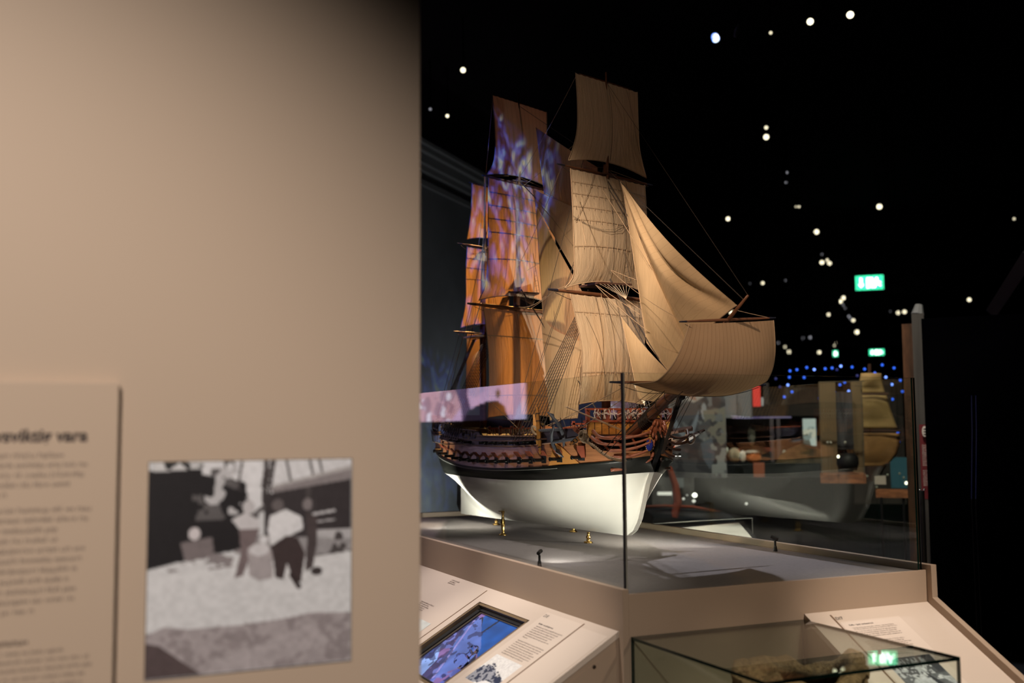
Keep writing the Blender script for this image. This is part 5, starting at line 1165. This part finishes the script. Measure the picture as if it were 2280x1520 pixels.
cream = mat('pale_goods', (.5, .42, .28), .8); cr2 = mat('pale_goods_bright', (.6, .58, .5), .8); oran = mat('orange_goods', (.5, .13, .03), .8)
gr2 = mat('pale_green_goods', (.4, .45, .38), .8)
blob('grain_sack', 1636, 1013, 15, 15, 11.95, cream, 'pale full sack on the counter of the dark stall', 'sack')
blob('grain_sack', 1654, 1016, 8, 12, 11.9, cr2, 'small bright sack right of the bigger pale sack', 'sack')
blob('orange_bundle', 1679, 1018, 17, 12, 11.9, oran, 'bright orange bundle on the counter of the dark stall', 'bundle')
tag(pxbox(MB(), 1678, 1030, 1702, 1062, 11.55, .1).build('orange_cloth', mat('orange_cloth', (.25, .07, .03), .9)), 'dull orange cloth hanging below the orange bundle', 'cloth')
blob('pale_vessel', 1597, 996, 9, 5, 11.2, cr2, 'small pale bowl at the left of the stall', 'bowl'); blob('pale_vessel', 1616, 1003, 7, 8, 11.2, gr2, 'small greenish jar left of the pale sack', 'jar')
blob('white_plate', 1676, 1006, 17, 4, 11.9, cr2, 'flat white dish behind the orange bundle', 'dish'); blob('lit_object', 1674, 968, 9, 22, 12.3, mat('lit_grey', (.2, .2, .16), .8), 'dim standing grey object lit in the middle of the stall', 'object')
blob('green_glass', 1741, 1024, 7, 4, 11.9, mat('green_lit', (.2, .4, .3), .4), 'small glowing green glass near the stall post', 'glass'); blob('pale_ornament', 1746, 1006, 4, 4, 11.5, gr2, 'small round pale knob above the green glass', 'knob')
mo = MB(); s = 11.3/FPX; c0 = far(1790, 1010, 11.3); r2, v2 = face_cam(c0)
mo.prism([c0 + r2*(x*s) + np.array([0, 0, z*s]) for x, z in ((-60, -18), (60, -18), (44, 4), (18, 18), (-2, 24), (-30, 12), (-52, -2))], v2*.4)
tag(mo.build('straw_heap', mat('straw', (.06, .04, .015), .95, noise=.6, nscale=9)), 'brown heap right of the stall below the bright poster', 'heap')
# second ship: bow-on model with three yellow sails
s2 = thg('small_ship_model', 1938, 1040, 10.0, 'distant small ship model with yellowish square sails seen end on', 'model ship')
ys = mat('yellow_sail', (.42, .28, .11), .8, noise=.15, nscale=4); yo = mat('ochre_sail', (.38, .20, .07), .8, noise=.2, nscale=4)
def tsail(pts, m, name='sail', bow=.05):
    c0 = far(1938, 930, 10.0); r2, v2 = face_cam(c0); s = 10.0/FPX
    def f(a, t):
        i = min(int(t*(len(pts)-1)), len(pts)-2); k = t*(len(pts)-1)-i; xl = pts[i][0]*(1-k)+pts[i+1][0]*k; xr = pts[i][1]*(1-k)+pts[i+1][1]*k; y = pts[i][2]*(1-k)+pts[i+1][2]*k
        p = far(xl+(xr-xl)*a, y, 10.0); return p + v2*bow*math.sin(math.pi*a)*math.sin(math.pi*min(1, .2+t))
    return MB().grid(f, 14, 14).build(name, m, s2, smooth=True, recalc=False, solid=.008)
tsail([(1917,1962,831),(1914,1964,850),(1905,1970,874)], ys); tsail([(1903,1974,880),(1896,1982,910),(1882,1998,954)], ys); tsail([(1880,2001,964),(1881,2003,985),(1888,1997,1010),(1905,1982,1028),(1925,1960,1037)], yo)
for y, x0, x1 in ((877, 1900, 1978), (959, 1877, 2004)): MB().tube([far(x0, y, 9.93), far(x1, y, 9.93)], .012, 6).build('yard', M['darkwood'], s2)
MB().tube([far(1938, 1040, 10.05), far(1936, 810, 10.05)], .016, 6).build('mast', M['darkwood'], s2)
hm = MB(); hm.grid(lambda a, t: far(1938 + 34*(2*a-1)*(1-.6*t), 1036 + 32*t, 10.0) + face_cam(far(1938, 1050, 10))[1]*.2*math.sin(math.pi*a), 10, 6); hm.build('hull', M['darkwood'], s2, solid=.02)
# glass vitrine with a dark pot on a copper base
v3 = thg('tall_vitrine', 1875, 1075, 9.4, 'tall glass vitrine with a dark pot on a copper coloured base', 'display case')
gtan = mat('tan_glass_reflection', (.16, .11, .055), .8)  # sails mirrored in the glass, put in as opaque tan boards
pxbox(MB(), 1826, 850, 1862, 1056, 9.7, .02).build('tan_reflection', gtan, v3); pxbox(MB(), 1862, 872, 1898, 1000, 9.7, .02).build('dark_back', mat('dim_back', (.05, .05, .055), .8, noise=.6, nscale=5, aniso=(6, 6, .8)), v3); pxbox(MB(), 1898, 850, 1922, 1056, 9.72, .02).build('tan_reflection', gtan, v3)
cop = mat('copper_base', (.42, .16, .07), .5, noise=.5, nscale=7, aniso=(1.5, 1.5, 4))
pxbox(MB(), 1828, 1056, 1926, 1076, 9.3, .5).build('base', cop, v3)
for a in ((1826, 849, 1828, 1056), (1920, 849, 1922, 1056), (1826, 848, 1922, 850)): pxbox(MB(), *a, 9.2, .02).build('edge_strip', mat('vitrine_edge', (.12, .10, .07), .4) if a[0] == 1826 and a[1] == 849 else bpy.data.materials['vitrine_edge'], v3)
c0 = far(1888, 1046, 9.35); s = 9.35/FPX
MB().lathe(c0, [(.0001,0),(20*s,0),(24*s,14*s),(23*s,28*s),(15*s,37*s),(.0001,38*s)], 16).build('pot', M['black'], v3, smooth=True)
blob('bright_lamp', 1866.5, 1016, 3.2, 3.2, 9.2, lamp_mat('warm_lamp', (1, .93, .7), 3.0), 'bright warm lamp point beside the dark pot', 'lamp')
for x, y, lb in ((1843, 985, 'pale small cup left in the tall vitrine'), (1850, 985, 'pale small cup next to the leftmost cup'), (1882, 985, 'pale small figure above the dark pot')): blob('small_cup', x, y, 3, 3, 9.3, cr2, lb, 'cup')
flat('copper_bench', 1952, 1091, 2022, 1108, 9.6, .2, cop, 'flat copper coloured bench at lower right behind the glass', 'bench')
flat('white_bowl_box', 1948, 1060, 1972, 1078, 9.8, .15, mat('white_goods', (.6, .55, .48), .7), 'white box with lit top above the copper bench', 'box')
blob('bright_lamp', 2018, 1075, 3.4, 3.4, 9.6, bpy.data.materials['warm_lamp'], 'bright warm lamp point at the right above the copper bench', 'lamp')
for i, (x, y) in enumerate(((1931, 1060), (1976, 1057), (2003, 1054), (2012, 1063), (1952, 1084))): blob('pale_ornament', x, y, 2.6, 2.6, 9.7, gr2, ('tiny pale knob left of the white box', 'tiny pale knob at the right corner of the white box', 'tiny pale knob on the teal panel', 'tiny pale knob just left of the right lamp', 'tiny pale knob under the white box')[i], 'knob')
# small boat with a red gunwale and the reading desk with a glass cover beyond the ship
bo = thg('red_boat', 1500, 1170, 10.3, 'dark small boat with red gunwale and raised red stem behind the bow', 'boat')
rd = mat('red_gunwale', (.34, .075, .04), .5)
MB().tube([far(1430, 1128, 9.8), far(1480, 1126, 10.1), far(1540, 1128, 10.4), far(1605, 1140, 10.8)], .016, 6).build('gunwale', rd, bo)
MB().tube([far(1500, 1150, 10.2), far(1509, 1118, 10.2), far(1504, 1080, 10.2), far(1490, 1040, 10.2)], [.04, .04, .034, .026], 8).build('stem', rd, bo)
hm = MB(); hm.grid(lambda a, t: far(1425 + 185*a, 1130 + 8*a*a + t*48, 9.9 + .9*a) + np.array([.15*math.sin(math.pi*t), 0, 0]), 14, 6); hm.build('hull', mat('dark_blue_hull', (.02, .03, .04), .4), bo)
for x, d_ in ((1450, 10.1), (1570, 10.7)): p = far(x, 1165, d_); MB().box((p[0]-.12, p[1]-.05, 0), (p[0]+.12, p[1]+.05, p[2])).build('cradle', M['black'], bo)
# glass covered desk on the far side
d2 = thing('show_table', tuple(un(1590, 1185, 2, .87)*np.array([1, 1, 0])), 'low table with a white panel under a glass cover behind the ship deck', 'table')
mb = MB()
wq = [un(1500, 1176, 2, .87), un(1645, 1163, 2, .87), un(1674, 1196, 2, .87), un(1540, 1215, 2, .87)]
mb.prism(wq, (0, 0, -.02)); mb.build('white_panel', mat('white_panel_print', (.70, .66, .58), .5), d2)
b_ = MB(); b_.prism([p - np.array([0, 0, .021]) for p in (un(1440, 1168, 2, .87), un(1655, 1153, 2, .87), un(1690, 1199, 2, .87), un(1460, 1220, 2, .87))], (0, 0, -.848)); b_.build('body', M['black'], d2)
gl = MB()
gl.tube([un(1455, 1166, 2, .96), un(1560, 1159, 2, .96), un(1675, 1153, 2, .96)], .003, 5); gl.tube([un(1675, 1153, 2, .96), un(1675, 1153, 2, .96) + np.array([0, 0, -.115])], .003, 5); gl.build('glass_cover_edge', mat('cover_edge', (.35, .36, .34), .2), d2)
# lit goods right under the bow
lv = thg('lit_display', 1500, 1110, 11.7, 'low lit display of small shiny things behind the bow', 'display case')
pxbox(MB(), 1452, 1062, 1545, 1125, 11.9, .05).build('back', mat('display_back', (.08, .075, .07), .8, noise=.6, nscale=8), lv)
pxbox(MB(), 1464, 1095, 1496, 1102, 11.7, .03).build('light_tube', lamp_mat('display_tube', (1, .95, .8), .8), lv)
pxbox(MB(), 1500, 1052, 1522, 1085, 11.8, .03).build('grey_sheet', mat('grey_sheet', (.2, .22, .22), .8), lv)
for x in (1456, 1541): p = far(x, 1124, 11.9); MB().tube([p, (p[0], p[1], 0)], .02, 6).build('leg', M['black'], lv)
for i, (x, y, r0, e) in enumerate(((1547, 1102, 5.5, 4), (1513, 1056, 5, .5), (1545, 1115, 4, 1.0), (1530, 1102, 2.5, .4), (1522, 1110, 3, .8), (1662, 1121, 3.5, .8), (1537, 1040, 4, .2))):
    blob('small_lamp', x, y, r0, r0*.8, 11.5, lamp_mat('shine_%d' % i, (1, .95, .82), e), ('brightest lamp point right of the bow stem', 'pale glow on the grey sheet behind the bow', 'lamp glow just under the brightest point', 'tiny glow left of the brightest point', 'tiny glow on the display rail', 'single small light in the dark middle behind the glass', 'dim olive glow above the lit display')[i], 'lamp')
for x0, x1, y0, y1, e, lb in ((1700, 1712, 852, 905, .055, 'pale ghostly white column right of the red banner'), (1702, 1830, 862, 900, .012, 'dim brown hanging cloth above the stall')):
    flat('hanging_cloth', x0, y0, x1, y1, 13.5, .05, mat('cloth_%d' % x1, (e*2.2, e*1.9, e*1.7), .9, noise=.5, nscale=6), lb, 'cloth')
flat('dark_screen', 1900, 845, 2010, 1120, 13, .1, mat('dim_brown_screen', (.03, .025, .02), .9, noise=.5, nscale=2), 'dim brown screen behind the distant yellow sails', 'screen')
# ------------------------------------------------------------------ exit signs
def exit_sign(x, y, wpx, hpx, dist, lb, yaw=0):
    c0 = far(x, y, dist); r2, v2 = face_cam(c0); s = dist/FPX; W_, H_ = wpx*s, hpx*s
    t = thing('exit_sign', tuple(c0), lb, 'sign')
    MB().obox(c0 - np.array([0, 0, H_/2]) - v2*.03, r2, v2, (0, 0, 1), W_*1.04, .05, H_*1.04).build('housing', M['black'], t)
    MB().obox(c0 - np.array([0, 0, H_/2]) , r2, v2, (0, 0, 1), W_, .004, H_).build('green_panel', lamp_mat('exit_green', (.04, .72, .34), 2.2), t)
    g = MB(); o = c0 + v2*.0045
    def pl(pts): g.prism([o + r2*(px_*W_) + np.array([0, 0, pz*H_]) for px_, pz in pts], v2*.001)
    pl([(-.34,.02),(-.26,.02),(-.26,-.10),(-.20,-.10),(-.30,-.34),(-.40,-.10),(-.34,-.10)]); pl([(-.34,.0),(-.26,.0),(-.26,.34),(-.34,.34)])
    pl([(-.10,-.38),(-.06,-.38),(-.06,.34),(-.10,.34)]); pl([(-.06,.28),(.12,.28),(.12,.34),(-.06,.34)]); pl([(.08,-.38),(.12,-.38),(.12,.28),(.08,.28)]); pl([(-.06,-.38),(.05,-.30),(.05,.24),(-.06,.28)])
    pl([(.26+.05*math.cos(a), .25+.09*math.sin(a)) for a in np.linspace(0, 2*math.pi, 12, endpoint=False)])
    pl([(.20,.14),(.34,.10),(.30,-.12),(.20,-.08)]); pl([(.20,-.05),(.27,-.08),(.20,-.36),(.14,-.34)]); pl([(.24,-.06),(.31,-.10),(.42,-.22),(.38,-.28)]); pl([(.32,.10),(.42,.0),(.39,-.05),(.30,.04)]); pl([(.20,.13),(.12,.02),(.15,-.02),(.22,.06)])
    MB().tube([c0 - v2*.03 + np.array([0, 0, H_*.5]), (c0 - v2*.03)*np.array([1, 1, 0]) + np.array([0, 0, 5.6])], .01, 5).build('hanger', M['soot'], t)
    g.build('pictogram', lamp_mat('exit_white', (.85, 1, .92), 5.5), t)
exit_sign(1936, 629, 59, 32, 20, 'largest green exit sign with arrow, door and running figure, high at the right')
exit_sign(1952, 784, 31, 13, 34, 'smaller green exit sign lower down near the wooden post')
exit_sign(1860, 787, 10, 13, 36, 'tiny green exit sign left of the smaller one, under the ceiling lamps')
flat('far_gallery', 1865, 757, 2010, 772, 40, .2, mat('far_gallery_rail', (.05, .05, .05), .8, noise=.6, nscale=2), 'faint far gallery rail under the ceiling near the post', 'rail')
# ------------------------------------------------------------------ ceiling spotlights (x, y, size, brightness, label)
LW = {}
def lens(b):
    k = round(b, 2)
    if k not in LW: LW[k] = lamp_mat('lamp_lens_%d' % len(LW), (1, .90, .62) if b > 1.2 else (.9, .9, 1.0), b*.5)
    return LW[k]
CL = [
 (1716, 73, 11, 1.8, 'small lit ceiling lamp between the blue lamp and the big top lamps'), (1804, 48, 19, 5, 'large bright ceiling lamp at top, left of the topmost one'), (1893, 33, 20, 5, 'topmost large bright ceiling lamp'),
 (1031, 156, 16, 4, 'bright ceiling lamp above left of the main topgallant sail'), (996, 258, 11, 4, 'bright ceiling lamp beside the partition edge above the grey wall'), (958, 243, 6, .5, 'dim lamp nearest the partition edge at upper left'),
 (1706, 284, 12, 2.5, 'upper lamp of the stacked pair in the dark middle'), (1706, 305, 16, 4, 'lower brighter lamp of the stacked pair in the dark middle'), (1752, 384, 9, .6, 'dim lamp below the stacked pair'), (1750, 406, 9, .6, 'dim lamp just under another dim lamp in the middle'),
 (1772, 460, 8, 1.4, 'left lamp of a small level pair'), (1779, 460, 9, 2.6, 'right lamp of a small level pair'), (1621, 487, 12, 5, 'lone bright lamp right of the jib'), (1818, 516, 14, 4.5, 'bright lamp below the small level pair'), (1958, 460, 15, 5, 'lone bright lamp above the large exit sign'), (2258, 487, 9, 2.2, 'lone lamp near the right edge of the photo'),
 (1830, 584, 12, 5, 'left bright lamp of the tight cluster of three'), (1842, 579, 10, 2.6, 'top lamp of the tight cluster of three'), (1847, 586, 12, 4, 'right bright lamp of the tight cluster of three'), (1830, 566, 8, .4, 'dim lamp just above the tight cluster of three'), (1698, 630, 10, 4, 'bright lamp above the spritsail top yard'), (1749, 624, 8, .35, 'dim lamp right of the one above the spritsail top yard'), (1670, 631, 7, .2, 'very dim lamp left of the one above the spritsail top yard'),
 (1878, 663, 12, 4, 'upper bright lamp of the string left below the large exit sign'), (1872, 671, 11, 4.5, 'second bright lamp of the string left below the large exit sign'), (1877, 679, 8, .5, 'dim third lamp of the string below the large exit sign'), (1882, 686, 8, .35, 'dim fourth lamp of the string below the large exit sign'), (1845, 700, 10, 3.5, 'bright lamp left of the string below the large exit sign'),
 (1890, 704, 8, 1.0, 'greyish fifth lamp of the string'), (1894, 709, 8, .8, 'greyish sixth lamp of the string'), (1900, 713, 10, 4, 'bright seventh lamp of the string'), (1908, 739, 12, 5, 'bright lowest lamp of the string'), (1618, 684, 9, 4, 'bright lamp glimpsed through rigging at the jib clew'), (1628, 695, 11, 5, 'bright lamp just under the end of the jib boom'),
 (2000, 696, 11, 4, 'left lamp of the bright pair beside the wooden post'), (2014, 694, 11, 4, 'right lamp of the bright pair beside the wooden post'), (1982, 693, 7, .25, 'dim lamp left of the bright pair at the post'), (2158, 667, 11, 4.5, 'lone bright lamp over the black partition at right'),
 (1804, 751, 9, .9, 'greyish lamp right of the spritsail'), (1788, 752, 8, .35, 'dim lamp beside a greyish one right of the spritsail'), (1733, 763, 8, .5, 'dim lamp hugging the edge of the spritsail'), (1748, 772, 9, 2.0, 'lamp between a dim and a bright one right of the spritsail'), (1757, 783, 11, 3.5, 'bright lamp lowest right of the spritsail'), (1824, 784, 10, 5, 'lone bright lamp left of the tiny exit sign'),
 (1863, 763, 8, 3, 'top lamp of the cluster above the tiny exit sign'), (1858, 769, 8, 2.5, 'second lamp of the cluster above the tiny exit sign'), (1852, 777, 8, 3.5, 'left lamp of the cluster above the tiny exit sign'), (1864, 777, 9, 4, 'right lamp of the cluster above the tiny exit sign'),
 (1895, 776, 8, .5, 'dim lamp between the two small exit signs'), (1895, 794, 8, .9, 'greyish lamp low between the two small exit signs'), (1907, 805, 9, 1.4, 'lamp lowest above the blue light points'), (1918, 801, 8, .9, 'greyish lamp right of the lowest one'), (1943, 799, 7, 1.4, 'lamp right under the smaller exit sign'), (1787, 755, 6, .2, 'very faint lamp among dim ones right of the spritsail')]
for x, y, sz, br, lb in CL:
    d = ray(x, y); zl = 5.05; tt = (zl-CAM[2])/d[2]; dist = min(tt*(d@FW), 46)
    c0 = far(x, y, dist); s = dist/FPX; r0 = max(.016, min(.11, (sz-3.5)*.5*s))
    ax = np.array([CAM[0]-c0[0]+random.uniform(-3, 3), CAM[1]-c0[1]+random.uniform(-3, 1), -(3.0+.25*dist)]); ax /= np.linalg.norm(ax)
    t = thing('ceiling_spotlight', tuple(c0), lb, 'ceiling lamp', 'ceiling spotlights in the dark hall')
    MB().lathe(c0 - ax*r0*2.6, [(.0001,0),(r0*.9,.0),(r0*1.15,r0*.4),(r0*1.15,r0*2.6),(r0*1.02,r0*2.6),(r0*1.0,r0*2.45),(.0001,r0*2.45)], 14, ax).build('housing', M['black'], t)
    MB().tube([c0 - ax*r0*1.5, (c0[0], c0[1], 5.6)], .008, 5).build('stem', M['soot'], t)
    MB().lathe(c0, [(.0001,0),(r0*.98,0),(r0*.98,r0*.05),(.0001,r0*.06)], 14, ax).build('lens', lens(br), t)
# blue headed lamp and an unlit fixture
c0 = far(1594, 88, 9.0); ax = np.array([-.15, -.55, -.80]); ax /= np.linalg.norm(ax); r0 = .034
t = thing('ceiling_spotlight', tuple(c0), 'ceiling lamp with a glowing blue body at top centre', 'ceiling lamp')
MB().lathe(c0 - ax*.06, [(.0001,0),(r0*.8,0),(r0,.02),(r0,.06),(r0*.95,.062),(.0001,.058)], 18, ax).build('blue_body', lamp_mat('blue_body', (.03, .20, 1), 1.1), t)
MB().lathe(c0 + ax*.003, [(.0001,0),(r0*.86,0),(r0*.86,.002),(.0001,.002)], 18, ax).build('lens', lamp_mat('blue_white_lens', (.6, .85, 1), 1.1), t)
c0 = far(1640, 70, 9.2); t = thing('unlit_fixture', tuple(c0), 'dim unlit grey ceiling fixture right of the blue lamp', 'ceiling lamp')
MB().tube([c0 + np.array([-.02, 0, -.05]), c0 + np.array([.005, 0, .02]), c0 + np.array([.03, 0, .075])], [.012, .02, .006], 8).build('body', mat('dim_fixture', (.08, .08, .08), .6), t); MB().tube([c0 + np.array([.03, 0, .07]), (c0[0]+.03, c0[1], 5.6)], .006, 5).build('stem', M['soot'], t)
# ------------------------------------------------------------------ blue light points
BL = [(757,659),(802,651),(866,637),(915,650),(986,645),(1031,640),(1062,651),(1088,628),(1161,634),(1243,647),(1357,620),(1434,640),(753,700),(849,702),(1309,673),(1381,700),(1475,720),(743,751),(1195,690),(1113,733),(1082,749),(1420,747),(1139,791),(1049,801),(770,795),(720,828),(1097,822),(1424,843),(952,836),(1489,793),(692,764),(665,710),(1459,1057),(1463,1120)]
bright = {3, 7, 15, 17, 21, 22}; dimm = {6, 30, 31, 18}
bmat = lamp_mat('blue_point', (.02, .14, 1), 1.3); bmat2 = lamp_mat('blue_point_bright', (.16, .30, 1), 2.6); bmat3 = lamp_mat('blue_point_dim', (.01, .03, .5), .25)
proto = None; DB = 12.3; rb_ = 3.0*DB/FPX
for i, (x, y) in enumerate(BL):
    c0 = far(1500+x/2.923, 600+y/2.923, DB + random.uniform(-.3, .3))
    o = MB().lathe((0, 0, -rb_), [(.0001,0),(rb_*.7,rb_*.3),(rb_,rb_),(rb_*.7,rb_*1.7),(.0001,rb_*2)], 12).build('blue_light_point', bmat2 if i in bright else bmat3 if i in dimm else bmat, smooth=True)
    o.location = c0 - np.array([0, 0, rb_]); MB().tube([c0 + np.array([0, 0, rb_*.8]), (c0[0], c0[1], 5.6)], .0025, 4).build('wire', M['soot'], o); tag(o, 'small round blue light point in the dark at the right', 'light', 'blue light points')
